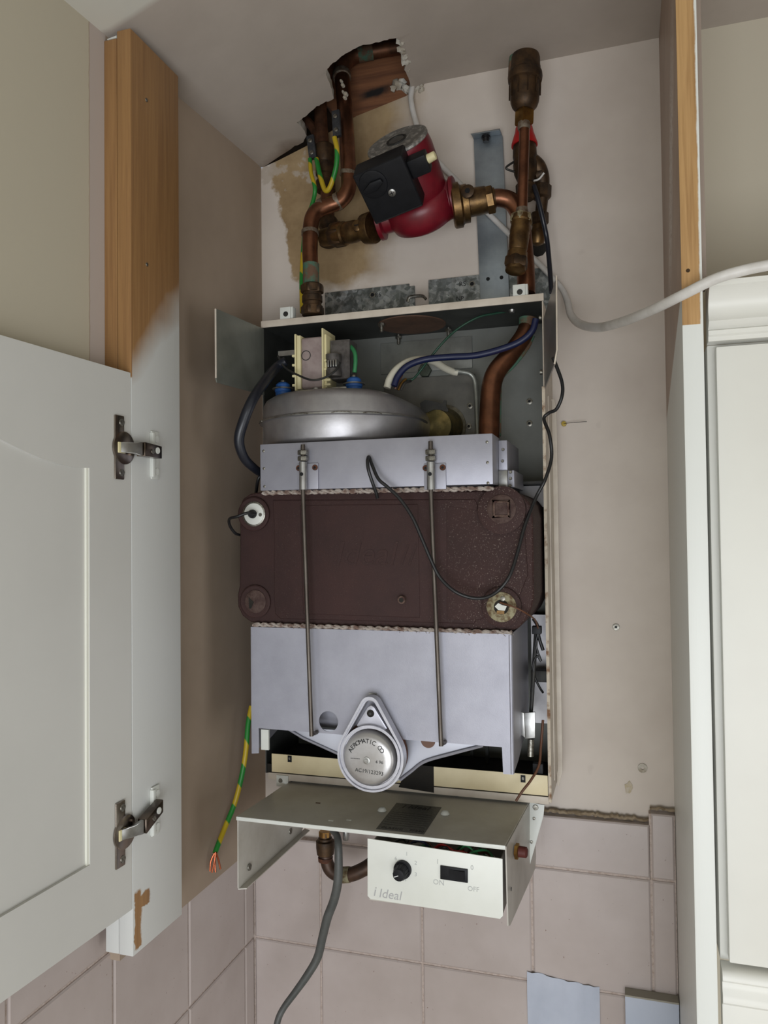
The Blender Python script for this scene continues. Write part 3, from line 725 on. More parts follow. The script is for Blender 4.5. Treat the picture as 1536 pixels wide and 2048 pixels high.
lp_ = thing('copper_flow_pipe', at(622,570,-.09), 'bent copper pipe from the ceiling opening, double bend down to the left fitting', 'pipe')
o = MB(); pxcurve(o, [(684,150,-.03),(688,200,-.045),(694,280,-.06),(697,345,-.065),(696,380,-.068),(680,402,-.070),(655,412,-.074),(632,424,-.08),(622,448,-.085),(620,500,-.09),(622,540,-.094)], 15.5, n=20)
o.build('pipe', M['copper'], lp_)
for (a, c, r) in (((696,352,-.065),(697,344,-.065),17.2),((642,416,-.074),(650,411,-.074),17.5),((620,463,-.086),(620,470,-.087),17.5),((672,405,-.070),(680,401,-.070),17.5)):
    o = MB(); stack(o, a, c, [(0,r),(1,r)], 20); o.build('solder_ring', M['solder'], lp_)
o = MB(); pxcurve(o, [(622,528,-.0935),(622,575,-.094)], 16.3, n=20); o.build('corroded_end', M['verdigris'], lp_)
up = thing('copper_header_pipe', at(740,100,.0), 'horizontal copper pipe with verdigris inside the ceiling opening', 'pipe')
o = MB(); pxcurve(o, [(683,160,-.03),(683,140,-.026),(692,122,-.02),(715,110,-.012),(760,101,-.006),(815,92,-.004)], [15,16,16.5,15,14,14], n=20); o.build('pipe', M['copper_dull'], up)
o = MB(); stack(o, (684,158,-.031),(683,146,-.027), [(0,16.5),(.15,18.5),(.8,18.5),(1,17)], 20); o.build('elbow_collar', M['solder'], up)
o = MB(); pxcurve(o, [(716,110,-.0125),(745,104,-.007)], 15.2, n=16); o.build('verdigris_joint', M['verdigris'], up)
ct = thing('compression_fitting', at(625,600,-.1), 'dark brass compression fitting on the boiler top left, under the greenish pipe', 'pipe fitting')
o = MB(); stack(o, (625,632,-.097),(624,569,-.097), [(0,18),(.02,21),(.30,21),(.32,18.5),(.42,18.5),(.44,20.5),(.62,20.5),(.64,18.5),(.72,18.5),(.74,22),(.96,22),(1,19)], 24); o.build('body', M['brass_dark'], ct)
for t0, t1 in ((.05,.28),(.72,.97)):
    o = MB(); A = at(625,632,-.097); B = at(624,569,-.097); o.between(A.lerp(B,t0), A.lerp(B,t1), [(0,22.3*mpp(A)),(.1,23.3*mpp(A)),(.9,23.3*mpp(A)),(1,22.3*mpp(A))], 6); o.build('nut', M['brass_dark'], ct)

for fx, fy, fr in ((684,168,5),(690,186,6),(685,182,4),(688,193,5),(681,160,4)):
    P = at(fx, fy, -.062); rr = fr*.0005; o = MB(); o.lathe(P, (0,-1,0), [(-.006,rr),(-.001,rr),(.0004,rr*.5)], 7); o.build('paint_fleck', M['plaster_white'], lp_)
# second pipe, behind
bp = thing('copper_return_pipe', at(650,400,-.03), 'dull copper pipe and brass coupling behind the front pipe, feeding the pump', 'pipe')
o = MB(); pxcurve(o, [(640,200,-.02),(643,260,-.024),(650,330,-.028),(655,400,-.032),(656,462,-.040)], 13, n=16); o.build('pipe', M['copper_dull'], bp)
o = MB(); stack(o, (652,384,-.029),(648,290,-.026), [(0,14),(.02,19),(.22,19.5),(.24,16),(.34,16),(.36,19),(.58,19),(.6,16.5),(.7,20),(.96,20),(1,15)], 20); o.build('coupling', M['brass_dark'], bp)
o = MB(); stack(o, (656,492,-.042),(657,436,-.038), [(0,13),(.04,17),(.25,18),(.3,15),(.62,15),(.66,19),(.9,19),(1,15)], 20); o.build('tee', M['brass_dark'], bp)
o = MB(); pxcurve(o, [(612,240,-.018),(630,262,-.020),(640,300,-.024)], 9, n=10); o.build('stub_pipe', M['copper_dull'], bp)
ew = MB(); stack(ew, (610,300,-.012),(668,212,-.006), [(0,15),(1,15)], 12)

# ------------------------------------------------------------------ pump
pA, pB = at(745,454,-.088), at(905,413,-.088)
pd = (pB-pA).normalized(); upv = V((-pd.z,0,pd.x)); upv = (upv-pd*upv.dot(pd)).normalized(); fw = upv.cross(pd)
if fw.y > 0: fw = -fw
a_ax = (upv*math.cos(math.radians(48))+fw*math.sin(math.radians(48))).normalized()
b_ax = (a_ax - pd*.13).normalized(); a_ax = (a_ax - pd*.07).normalized(); n_ax = (b_ax.cross(pd)).normalized()
if n_ax.y > 0: n_ax = -n_ax
pr_ = (n_ax.cross(b_ax)).normalized()
if pr_.x < 0: pr_ = -pr_
VC = at(842,414,-.086)
pu = thing('circulation_pump', VC, 'red central-heating pump with black terminal box between two brass valves', 'pump')
o = MB()
o.lathe(VC-a_ax*.026, a_ax, [(0,.014),(.002,.032),(.008,.043),(.020,.047),(.034,.046),(.042,.043),(.046,.038)], 40)
A_, B_ = VC-pd*.054+upv*-.004, VC+pd*.044
o.curve([A_, VC-pd*.042+upv*-.004, VC-pd*.025, VC, VC+pd*.03, B_], [.0185,.0185,.024,.030,.026,.0225], 20, 6)
o.build('volute', M['pump_red'], pu, smooth=50)
o = MB(); o.lathe(A_-pd*.006, pd, [(0,.024),(.001,.0255),(.006,.0255),(.008,.021)], 32); o.build('flange', M['pump_red'], pu)
o = MB(); o.lathe(B_-pd*.003, pd, [(0,.024),(.002,.0275),(.006,.0275),(.007,.026)], 32); o.build('flange', M['pump_red'], pu)
o = MB(); o.lathe(VC+a_ax*.016, a_ax, [(0,.037),(.004,.0405),(.012,.0405),(.056,.0405),(.064,.0395),(.069,.0385)], 44); o.build('motor_housing', M['pump_red'], pu, smooth=50)
o = MB(); o.lathe(VC+a_ax*.0845, a_ax, [(0,.0385),(.0015,.0395),(.004,.0390),(.005,.0365),(.0046,.035),(.0046,.010)], 44); dk = o.build('nameplate', M['pump_disc'], pu)
DC = VC+a_ax*.0895
o = MB(); o.ring(DC, a_ax, .0105, .013, .0012, 28); o.build('vent_bezel', M['dark_metal'], dk)
o = MB(); o.lathe(DC-a_ax*.0005, a_ax, [(0,.0103),(.0012,.0100),(.0014,.004)], 24); o.build('vent_plug', M['bare'], dk)
# terminal box
BM = Matrix((pr_, b_ax, n_ax)).transposed().to_4x4()
BC = at(773,376,-.176)
BM.translation = BC-n_ax*.0
# nameplate rim lies above; box is a rounded slab
o = MB(BM); o.box(-.0325,.0325,-.0375,.0285,-.034,0); tb = o.build('terminal_box', M['black'], pu, bevel=.003, seg=3)
o = MB(BM); o.box(-.031,.031,-.0362,-.0350,-.001,.0004); o.build('box_seam', M['black_rubber'], tb)
o = MB(BM); o.lathe((-.013,.010,0), (0,0,1), [(0,.0175),(.0012,.0170),(.0016,.0150)], 28); kb = o.build('speed_dial', M['black'], tb)
o = MB(BM)
o.prism([(-.0245,.004,.0014),(-.0265,.009,.0014),(-.014,.0155,.0014),(-.0005,.0150,.0014),(.001,.010,.0014),(-.0105,.0035,.0014)], (0,0,.0058)); o.build('dial_grip', M['black'], kb, bevel=.0015)
o = MB(BM); o.lathe((.004,-.0075,0), (0,0,1), [(0,.0048),(.0016,.0046),(.0024,.003)], 18); sc = o.build('cover_screw', M['bare'], tb)
o = MB(BM); o.box(.001,.007,-.0079,-.0071,.0022,.0027); o.box(.0036,.0044,-.0105,-.0045,.0022,.0027); o.build('screw_slot', M['black'], sc)
o = MB(BM); o.box(.0325,.056,-.0055,.0165,-.026,-.006); o.build('cable_gland', M['black'], pu, bevel=.002)
o = MB(BM); o.lathe((.056,.0075,-.014), (1,.1,0), [(0,.0055),(.010,.005),(.0108,.003)], 16); o.build('gland_nut', M['cream_plastic'], pu)

# pump valves
lv = thing('pump_valve', at(690,465,-.085), 'brass isolating valve on the left side of the pump', 'valve')
o = MB(); stack(o, (644,476,-.06),(748,455,-.088), [(0,10),(.02,17),(.20,18),(.22,14.5),(.27,14.5),(.29,22),(.45,23),(.47,19),(.52,21),(.66,21),(.70,19),(.80,20),(.84,28),(.97,30),(1,29)], 28); o.build('body', M['brass'], lv)
o = MB(); stack(o, (665,472,-.066),(688,467,-.072), [(0,23),(.1,24.5),(.9,24.5),(1,23)], 6); o.build('nut', M['brass_dark'], lv)
P = at(716,453,-.098); o = MB(); o.lathe(P, (0,-1,0), [(0,.0075),(.004,.0075),(.005,.006)], 18); sp_ = o.build('spindle', M['brass'], lv)
MB().box(P.x-.0035,P.x+.0035,P.y-.0056,P.y-.0048,P.z-.0006,P.z+.0006).build('slot', M['black'], sp_)
rv = thing('pump_valve', at(950,405,-.085), 'bright brass isolating valve on the right side of the pump', 'valve')
o = MB(); stack(o, (904,413,-.088),(990,396,-.078), [(0,40),(.03,43.5),(.20,43.5),(.22,39),(.25,37),(.38,37),(.40,27),(.50,27),(.60,27.5),(.80,26),(.83,22),(1,20)], 36); o.build('body', M['brass'], rv)
o = MB(); stack(o, (972,402,-.080),(988,398,-.079), [(0,25),(.12,28.5),(.88,28.5),(1,26)], 8); o.build('nut', M['brass'], rv)
P = at(936,384,-.108); o = MB(); o.lathe(P, (0,-1,0), [(0,.0085),(.003,.0085),(.004,.007)], 18); sp_ = o.build('spindle', M['brass_dark'], rv)
MB().lathe(P+V((0,-.004,0)), (0,-1,0), [(0,.0035),(.0006,.0035)], 6).build('socket', M['black'], sp_)

# ------------------------------------------------------------------ right hand pipework
rc = thing('copper_return_elbow', at(1050,500,-.085), 'copper elbow pipe from the pump valve dropping to the boiler top right', 'pipe')
o = MB(); pxcurve(o, [(982,398,-.079),(1000,396,-.077),(1022,403,-.074),(1037,425,-.072),(1044,460,-.072),(1050,520,-.080),(1052,560,-.088),(1052,588,-.0915)], 17.8, n=20); o.build('pipe', M['copper'], rc)
cr = thing('thin_copper_pipe', at(1047,340,-.1), 'thin vertical copper pipe below the automatic air vent', 'pipe')
o = MB(); pxcurve(o, [(1049,246,-.088),(1048,300,-.092),(1046,360,-.098),(1044,432,-.102)], 10.6, n=18); o.build('pipe', M['copper'], cr)
o = MB(); stack(o, (1048,260,-.089),(1048,246,-.088), [(0,11.5),(.3,13),(1,12)], 18); o.build('solder_ring', M['solder'], cr)
o = MB(); stack(o, (1044,440,-.102),(1044,416,-.102), [(0,14),(.3,14),(1,11.5)], 18); o.build('solder_ring', M['solder'], cr)
av = thing('air_vent', at(1050,215,-.085), 'bulky dark brass automatic air vent near the ceiling on the right', 'air vent')
o = MB(); stack(o, (1049,221,-.085),(1051,107,-.085), [(0,17),(.02,20),(.07,25),(.14,28),(.2,29),(.49,29.5),(.51,33.5),(.58,34.5),(.65,33.5),(.68,30.5),(.74,30.5),(.76,29.5),(.90,29),(.96,27),(1,20)], 40); o.build('body', M['brass_dark'], av, smooth=28)
A, B = at(1049,221,-.085), at(1051,107,-.085)
for k_ in range(10):
    t = 2*math.pi*k_/10; r = 30.6*mpp(A); o = MB(); dxy = V((math.cos(t), math.sin(t), 0))*r
    o.between(A.lerp(B,.22)+dxy, A.lerp(B,.48)+dxy*1.01, [(0,.0009),(1,.0009)], 6); o.build('grip_rib', M['brass_dark'], av)
o = MB(); stack(o, (1048,250,-.085),(1049,219,-.085), [(0,17.5),(.1,18.5),(.9,18.5),(1,17)], 4); o.build('square_neck', M['brass_bright'], av)
o = MB(); stack(o, (1024,150,-.088),(1027,110,-.088), [(0,8),(.7,8.5),(.9,8),(1,5)], 14); o.build('vent_nipple', M['verdigris'], av)
gv = thing('isolating_valve', at(1050,330,-.05), 'dark brass valve with red handle behind the thin copper pipe', 'valve')
o = MB(); stack(o, (1052,400,-.055),(1049,285,-.055), [(0,14),(.05,19),(.25,20),(.3,15),(.45,22),(.60,24),(.70,22),(.75,24),(.95,23),(1,20)], 28); o.build('body', M['brass_dark'], gv)
o = MB(); A, B = at(1049,292,-.055), at(1048,256,-.055); k_ = mpp(A); o.between(A, B, [(0,26*k_),(.1,26*k_),(.7,19*k_),(1,17*k_)], 20); o.build('red_handle', M['red'], gv)
o = MB(); pxcurve(o, [(1030,322,-.06),(1012,336,-.066),(1030,344,-.06)], 2.2, n=8); o.build('wire_clip', M['dark_metal'], gv)
br = thing('branch_valve', at(1078,420,-.04), 'cluster of dark brass elbow and drain fittings against the wall on the far right', 'valve')
o = MB(); pxcurve(o, [(1058,318,-.050),(1075,335,-.045),(1084,360,-.040),(1084,400,-.036),(1080,440,-.034)], [16,17,15,12,11], n=18); o.build('elbow', M['brass_dark'], br)
for a, c, pf, nn in (((1082,398,-.037),(1083,370,-.037),[(0,15),(.1,20),(.9,20),(1,15)],8),((1079,450,-.034),(1079,425,-.034),[(0,12),(.1,18),(.9,18),(1,13)],8),
                 ((1074,492,-.030),(1076,440,-.034),[(0,4),(.08,13),(.3,16),(.5,15),(.7,11),(1,11)],20),((1088,345,-.046),(1072,352,-.046),[(0,4),(.2,11),(1,13)],12)):
    o = MB(); stack(o, a, c, pf, nn); o.build('nut', M['brass'] if a[1] == 492 else M['brass_dark'], br)
o = MB(); pxcurve(o, [(1066,362,-.052),(1078,358,-.055),(1088,346,-.055)], 2, n=6); o.build('tape_end', M['white_cable'], br)
dv = thing('drain_cock', at(1038,500,-.105), 'brass drain plug fitting hanging below the thin copper pipe', 'valve')
o = MB(); stack(o, (1030,546,-.118),(1044,428,-.102), [(0,12),(.03,20),(.22,22),(.25,21),(.34,20),(.36,17),(.40,19),(.62,20.5),(.64,19.5),(.68,20.5),(.84,19),(.86,22),(.95,20),(1,13)], 28); o.build('body', M['brass'], dv)
o = MB(); stack(o, (1031,536,-.117),(1034,516,-.115), [(0,22),(.15,24.5),(.85,24.5),(1,22)], 6); o.build('hex_cap', M['brass_dark'], dv)
o = MB(); stack(o, (1042,446,-.104),(1044,428,-.102), [(0,21),(.2,24),(.8,22),(1,14)], 6); o.build('hex_collar', M['corroded'], dv)

# ragged hole and paint scar in the wall behind the branch valve
P = at(1077, 497, -.0012); MB().lathe((P.x, -.0001, P.z), (0,-1,0), [(0,.011),(.0006,.0095)], 9).build('hole_scar', M['void'], wall_back)

# earth clamps and wires
def clamp(a, c, lab):
    o = MB(); A, B = at(*a), at(*c); d = (B-A).normalized()
    Mx = Matrix((V((0,1,0)).cross(d), V((0,1,0)), d)).transposed().to_4x4(); Mx.translation = A
    L_ = (B-A).length; o = MB(Mx); o.box(-.0058,.0058,-.0035,.0035,0,L_)
    k = tag(o.build('earth_clamp', M['galv_plain'] if 0 else pm('clamp_grey', (78,80,84), (56,58,62), .45, .6, 120), bevel=.0015), lab, 'clamp', 'earth clamps on the pipes')
    for t in (.22,.74):
        s = MB(Mx); s.lathe((0,-.0035,L_*t), (0,-1,0), [(0,.0034),(.0016,.0032),(.0022,.002)], 14); s.build('screw', M['zinc'], k)
clamp((675,274,-.078),(672,222,-.072), 'grey earth clamp with two screws on the tall copper pipe')
clamp((627,318,-.042),(621,272,-.040), 'grey earth clamp with two screws on the lower left coupling')
M['earth'] = None
mt, nt, b = base('earth_sleeve', .45); tc = N(nt, 'ShaderNodeTexCoord').outputs['Object']
w = N(nt, 'ShaderNodeTexWave', wave_type='BANDS', bands_direction='DIAGONAL'); w.inputs['Scale'].default_value = 9; w.inputs['Distortion'].default_value = 1.5
nt.links.new(tc, w.inputs['Vector']); nt.links.new(mix(nt, ramp(nt, w.outputs['Fac'], .45, .55), lin((186,160,34)), lin((34,126,48))), b.inputs['Base Color']); M['earth'] = mt
def cable(name, pts, rpx, mat, lab, cat='cable', grp=None, n=12):
    o = MB(); pxcurve(o, pts, rpx, n=n); return tag(o.build(name, mat), lab, cat, grp)
cable('earth_wire', [(669,275,-.080),(674,300,-.082),(672,335,-.078),(660,374,-.070),(650,380,-.066),(640,350,-.060),(633,318,-.050)], 5.0, M['earth'], 'green and yellow earth wire looping between the two pipe clamps')
cable('earth_wire', [(620,318,-.048),(622,345,-.055),(630,378,-.060),(624,410,-.050),(612,440,-.045),(606,500,-.050),(603,560,-.060),(604,625,-.075)], 4.2, M['earth'], 'green and yellow earth wire running down behind the left copper pipe')
cable('earth_wire', [(503,1412,-.100),(496,1450,-.108),(492,1500,-.115),(484,1550,-.120),(470,1605,-.125),(452,1650,-.140),(438,1685,-.158),(430,1706,-.168)], 5.2, M['earth'], 'loose green and yellow earth wire dangling left of the control tray')
ewo = bpy.data.objects['earth_wire.002']
for q in ([(431,1704,-.170),(429,1722,-.171),(424,1745,-.172)],[(431,1704,-.170),(430,1725,-.169),(431,1744,-.169)],[(432,1705,-.170),(437,1720,-.166),(441,1738,-.164)],[(429,1706,-.170),(422,1722,-.173),(420,1742,-.174)]):
    o = MB(); pxcurve(o, q, 2.0, n=8); o.build('bare_strand', pm('bright_copper', (176,100,70), None, .35, .9), ewo)

# ------------------------------------------------------------------ fan
FX, FY, FR = .1640, -.1000, .1035
def nose(mb):
    for i, v in enumerate(mb.v):
        v = V(v); t = (v.x-.218)/.0535
        if t > 0: v.z = 1.892+(v.z-1.892)*math.sqrt(max(.03, 1-t*t)); v.x += t*t*.006
        mb.v[i] = v
fan = thing('flue_fan', (FX,FY,1.8575), 'round silver flue fan with coil motor on top inside the casing', 'fan')
o = MB(); o.lathe((FX,FY,0), (0,0,1), [(1.8585,.02),(1.8585,FR-.008),(1.8600,FR-.0035),(1.8640,FR-.001),(1.8900,FR),(1.8912,FR+.0035)], 72)
nose(o); o.build('lower_housing', M['steel_fan'], fan, smooth=50)
o = MB(); o.lathe((FX,FY,0), (0,0,1), [(1.8930,FR+.0035),(1.8945,FR+.0005),(1.9130,FR-.001),(1.9190,FR-.004),(1.9235,FR-.011),(1.9250,FR-.022),(1.9255,.02)], 72)
nose(o); o.build('upper_housing', M['steel_fan'], fan, smooth=50)
o = MB(); o.lathe((FX,FY,0), (0,0,1), [(1.8909,FR+.0036),(1.8912,FR+.0042),(1.8930,FR+.0042),(1.8933,FR+.0036)], 72); nose(o); o.build('seam_band', M['bare'], fan)
for t in (215, 262, 290, 310):
    a = math.radians(t); P = V((FX+math.cos(a)*(FR+.0045), FY+math.sin(a)*(FR+.0045), 1.892)); o = MB(); tt = V((-math.sin(a), math.cos(a), 0))
    o.curve([P-tt*.012+V((0,0,-.0006)), P-tt*.006+V((0,0,.0006)), P+tt*.006+V((0,0,.0006)), P+tt*.012+V((0,0,-.0006))], .0007, 6); o.build('seam_clip', M['zinc'], fan)
o = MB(); o.lathe((.243,-.110,1.891), (0,1,0), [(0,.022),(.003,.0265),(.008,.0285),(.078,.0290)], 36); o.build('outlet_duct', M['steel_fan'], fan, smooth=60)
# motor
yb = -.145
fA, fB = at(602,757,yb), at(602,672,yb); cA, cB = at(646,757,yb), at(646,672,yb)
z0, z1 = 1.934, at(620,674,yb).z
o = MB(); o.box(fA.x, cA.x, yb, yb+.036, z0, z1); mo_ = o.build('coil', M['coil'], fan, bevel=.004, seg=3)
P = at(612,711,yb-.0003); o = MB(); o.ring((P.x, yb-.0002, P.z), (0,-1,0), .0056, .0065, .0004, 28); o.build('stamp', M['label_ink'], mo_)
o = MB(); xL = at(590,700,yb).x
o.box(xL, xL+.0022, yb-.002, yb+.036, z0-.002, z1+.005); o.box(xL+.003, fA.x, yb-.001, yb+.036, z0+.0, z1+.003)
for zz in (z0+.004, z0+.016, z0+.030, z0+.042): o.box(xL-.004, xL+.001, yb-.001, yb+.004, zz, zz+.003)
o.build('bobbin_flange', M['cream_plastic'], fan, bevel=.0005)
o = MB(); o.box(cA.x, cA.x+.002, yb-.004, yb+.040, z0-.002, z1+.009); o.box(cA.x+.002, cA.x+.0045, yb+.001, yb+.036, z0, z1+.002)
for zz in (z0+.002, z0+.008, z0+.022, z0+.033): o.box(cA.x+.002, cA.x+.010, yb-.001, yb+.004, zz, zz+.0028)
o.build('bobbin_flange', M['cream_plastic'], fan, bevel=.0005)
o = MB(); xa = cA.x+.006
for i in range(9): o.box(xa, xa+.026, yb+.012+i*.0032, yb+.0147+i*.0032, z0+.012, z1-.004)
o.lathe((xa+.006, yb+.006, z0+.014), (0,0,1), [(0,.010),(.010,.010),(.0102,.008)], 20); o.lathe((xa+.006, yb+.006, z0+.032), (0,0,1), [(0,.010),(.010,.010),(.0102,.008)], 20)
o.build('lamination_stack', pm('lamination', (96,92,90), (70,66,64), .5, .5, 90), fan)
o = MB(); q = at(655,708,yb+.006)
for i in range(4): o.box(q.x+.004+i*.0035, q.x+.0062+i*.0035, yb-.006, yb+.004, z0+.0245, z0+.0335)
o.build('shading_winding', M['bare'], fan, bevel=.0008)
o = MB(); o.box(xL+.003, xa+.024, yb+.004, yb+.034, 1.9252, z0+.0005); o.lathe((cA.x-.012, yb+.006, 1.925), (0,0,1), [(0,.006),(.01,.006)], 16); o.build('motor_bracket', M['bare'], fan, bevel=.001)
o = MB(); pxcurve(o, [(556,712,-.15),(570,735,-.156),(600,752,-.166),(625,760,-.170),(650,755,-.166),(672,740,-.158),(680,726,-.150)], 2.2, n=8); o.build('winding_wire', M['dark_metal'], fan)
o = MB(); o.box(*[at(552,0,-.14).x, at(588,0,-.14).x], -.142, -.138, at(560,713,-.14).z, at(560,703,-.14).z); o.build('terminal_tab', M['bare'], fan)
for px in (566, 708):
    P = at(px, 765, -.135); base_ = V((P.x, -.135, 1.925)); g = MB()
    g.lathe(base_, (0,0,1), [(0,.0098),(.008,.0098),(.009,.0108),(.0125,.0108)], 24)
    g.lathe(base_+V((0,0,.0135)), (0,0,1), [(0,.0098),(.005,.009),(.0075,.006)], 24)
    gr = g.build('rubber_grommet', M['blue'], fan)
    g = MB(); g.lathe(base_+V((0,0,.0118)), (0,0,1), [(0,.0135),(.0003,.0142),(.0016,.0138)], 28); g.build('washer', M['bare'], gr)
    g = MB(); g.lathe(base_+V((0,0,.021)), (0,0,1), [(0,.0035),(.003,.003)], 12); g.build('nut', M['zinc'], gr)
cable('motor_earth_wire', [(709,745,-.135),(711,722,-.135),(709,704,-.132),(700,692,-.125),(686,684,-.115),(672,688,-.11)], 4.2, M['green'], 'short green wire bent from the fan motor to the right blue grommet')

# ------------------------------------------------------------------ tubes and cables inside the casing
cable('sensing_tube', [(774,776,-.12),(780,758,-.118),(795,738,-.112),(820,723,-.10),(850,719,-.085),(870,724,-.07),(888,735,-.055),(905,743,-.045),(915,745,-.042)], [7.5,8,8,8,8,7.5,7.5,7,7], M['cream_tube'], 'cream rubber tube arching from the fan housing toward the thin metal pipe')
cable('metal_sensing_pipe', [(908,742,-.044),(925,744,-.04),(940,748,-.036),(949,760,-.034),(952,785,-.034),(954,830,-.04),(956,885,-.05)], [6.5,5.2,5,5,5,5,5], M['alu_tube'], 'thin grey metal pipe bending down behind the copper pipe')
cable('blue_cable', [(788,772,-.125),(796,752,-.122),(815,732,-.118),(850,719,-.112),(900,714,-.108),(950,711,-.106),(1000,699,-.104),(1040,683,-.104),(1064,662,-.104),(1072,638,-.104)], 6.6, M['navy'], 'thick dark blue cable sweeping across the casing in front of the copper pipe')
cable('thin_green_wire', [(812,760,-.1),(826,758,-.098),(842,740,-.095),(860,716,-.100),(885,686,-.100),(915,658,-.095),(955,635,-.09),(990,627,-.08),(1020,622,-.07)], 2.3, M['green_dark'], 'thin dark green wire running up to a screw under the top plate')
wt = thing('wire_tails', at(800,770,-.11), 'brown and bare wire tails standing behind the fan housing', 'wires')
for q, mm in (([(790,778,-.115),(796,764,-.115),(804,750,-.112)], M['brown_cable']),([(796,780,-.112),(803,766,-.11),(812,758,-.105)], M['brass_bright']),([(801,780,-.11),(810,766,-.108),(822,762,-.1)], M['dark_metal'])):
    o = MB(); pxcurve(o, q, 2.6, n=8); o.build('tail', mm, wt)
cable('gas_flow_pipe_dummy', [(0,0,0),(1,1,0)], 1, M['void'], 'x') if 0 else None
gp = thing('copper_boiler_pipe', at(980,870,-.12), 'wide copper pipe with green streak bending down inside the casing to the heat exchanger', 'pipe')
o = MB(); pxcurve(o, [(1056,650,-.075),(1045,675,-.080),(1018,712,-.088),(995,740,-.095),(984,768,-.10),(980,810,-.105),(978,880,-.115)], [17,17.5,18.5,19.5,20,20.5,21], n=24); o.build('pipe', M['copper'], gp)
o = MB(); pxcurve(o, [(1066,672,-.072),(1052,700,-.076),(1028,730,-.082),(1003,757,-.088),(999,790,-.094),(998,872,-.105)], 4.2, n=10); o.build('green_streak', M['verdigris'], gp)
o = MB(); stack(o, (1054,665,-.076),(1057,638,-.074), [(0,16),(.2,17.5),(.85,18.5),(1,19)], 20); o.build('corroded_collar', M['verdigris'], gp)
cable('black_hose', [(572,722,-.15),(553,735,-.152),(528,765,-.19),(505,800,-.222),(488,840,-.228),(478,880,-.226),(488,915,-.215),(510,938,-.195),(530,950,-.16)], [9,9.5,10,10.5,11,10.5,9.5,8.5,8], M['hose'], 'thick black sleeved cable curving round the left side of the fan', n=16)
cable('electrode_lead', [(524,946,-.17),(516,960,-.17),(512,985,-.16)], 3.4, M['black_rubber'], 'short black lead entering behind the left end of the hood')

# ------------------------------------------------------------------ flue hood
hd = thing('flue_hood', (.24,-.13,1.80), 'silver sheet steel flue collector box above the cast iron block', 'hood')
o = MB(); o.box(.0990,.3810,-.2110,-.06,1.8010,1.8572); o.build('hood_body', M['steel'], hd, bevel=.0012)
o = MB(); o.box(.3812,.3910,-.170,-.07,1.816,1.8535); o.build('side_flange', M['steel'], hd, bevel=.0006)
o = MB(); o.box(.3812,.3915,-.174,-.08,1.799,1.8185); o.build('lower_step', M['bare'], hd, bevel=.0006)
o = MB(); o.box(.3917,.3990,-.172,-.09,1.799,1.8185); o.build('lower_flange', M['steel'], hd, bevel=.0006)
for px, py in ((527,902),(528,937),(529,973),(974,884),(975,925),(976,966)):
    P = at(px, py, -.211); MB().lathe((P.x,-.2108,P.z), (0,-1,0), [(0,.0018),(.0006,.0016),(.001,.0008)], 10).build('rivet', M['zinc'], hd)
for px, py in ((1006,899),(1005,922)): P = at(px, py, -.1705); MB().lathe(P, (0,-1,0), [(0,.0019),(.001,.0014)], 10).build('rivet', M['zinc'], hd)
for px, py in ((1021,944),(1021,957),(1020,971)): P = at(px, py, -.1725); MB().lathe(P, (0,-1,0), [(0,.0019),(.001,.0014)], 10).build('rivet', M['zinc'], hd)
def rodset(px0, pt_, pyt, pb, pyb, lab, lab2):
    br_ = thing('rod_bracket', at(px0, 950, -.214), lab2, 'bracket', 'rod brackets on the hood')
    k = mpp(at(px0, 950, -.214)); P = at(px0, 953, -.212)
    o = MB(); o.box(P.x-17*k, P.x+28*k, -.2135, -.2112, P.z-26*k, P.z+26*k); o.build('bracket_plate', M['steel'], br_, bevel=.0006)
    o = MB(); o.between((P.x,-.219,P.z-27*k), (P.x,-.219,P.z+28*k), [(0,.0047),(1,.0047)], 24); o.build('bracket_tube', M['bare'], br_)
    MB().lathe((P.x,-.2238,P.z+.002), (0,-1,0), [(0,.0022),(.0003,.0022)], 12).build('hole', M['black'], br_)
    for dx in (-13, 22):
        q = V((P.x+dx*k, -.2135, P.z+17*k)); o = MB(); o.lathe(q, (0,-1,0), [(0,.0034),(.0012,.0034),(.0016,.0026)], 16); s_ = o.build('screw', M['rust'], br_)
        MB().lathe(q+V((0,-.0016,0)), (0,-1,0), [(0,.0016),(.0004,.0016)], 6).build('recess', M['black'], s_)
    rd = thing('tie_rod', at(pb, pyb, -.219), lab, 'rod', 'tie rods down the boiler front')
    A = at(pt_, pyt, -.219); B = at(px0, 930, -.219); Bt = V((P.x,-.219,A.z)); o = MB()
    bot = at(pb, pyb, -.219)
    o.tube([Bt, V((P.x,-.219,P.z+.02))], .0025, 12)
    o.curve([V((P.x,-.219,P.z)), V((P.x,-.2192,P.z-.03)), V((bot.x-.0006,-.219,bot.z+.02)), V((bot.x,-.219,bot.z+.004)), V((bot.x+.0006,-.216,bot.z-.001)), V((bot.x+.0015,-.207,bot.z-.002))], .0025, 12); o.build('rod', M['rod'], rd)
    o = MB()
    for i in range(14): o.ring((P.x,-.219,A.z-.0015-i*.0013), (0,0,-1), .0022, .0028, .0006, 12)
    o.build('thread', M['rod'], rd)
    for dz in (.0005, .0075):
        o = MB(); zt = P.z+29*k+dz; o.lathe((P.x,-.219,zt), (0,0,1), [(0,.0055),(.0008,.0063),(.0050,.0063),(.0058,.0055)], 6); o.build('nut', M['zinc'], rd)
rodset(611, 609, 889, 623, 1466, 'left long steel tie rod from hood bracket down to the burner box edge', 'left riveted bracket on the hood face holding a tie rod')
rodset(865, 865, 882, 882, 1486, 'right long steel tie rod from hood bracket down to the burner box edge', 'right riveted bracket on the hood face holding a tie rod')

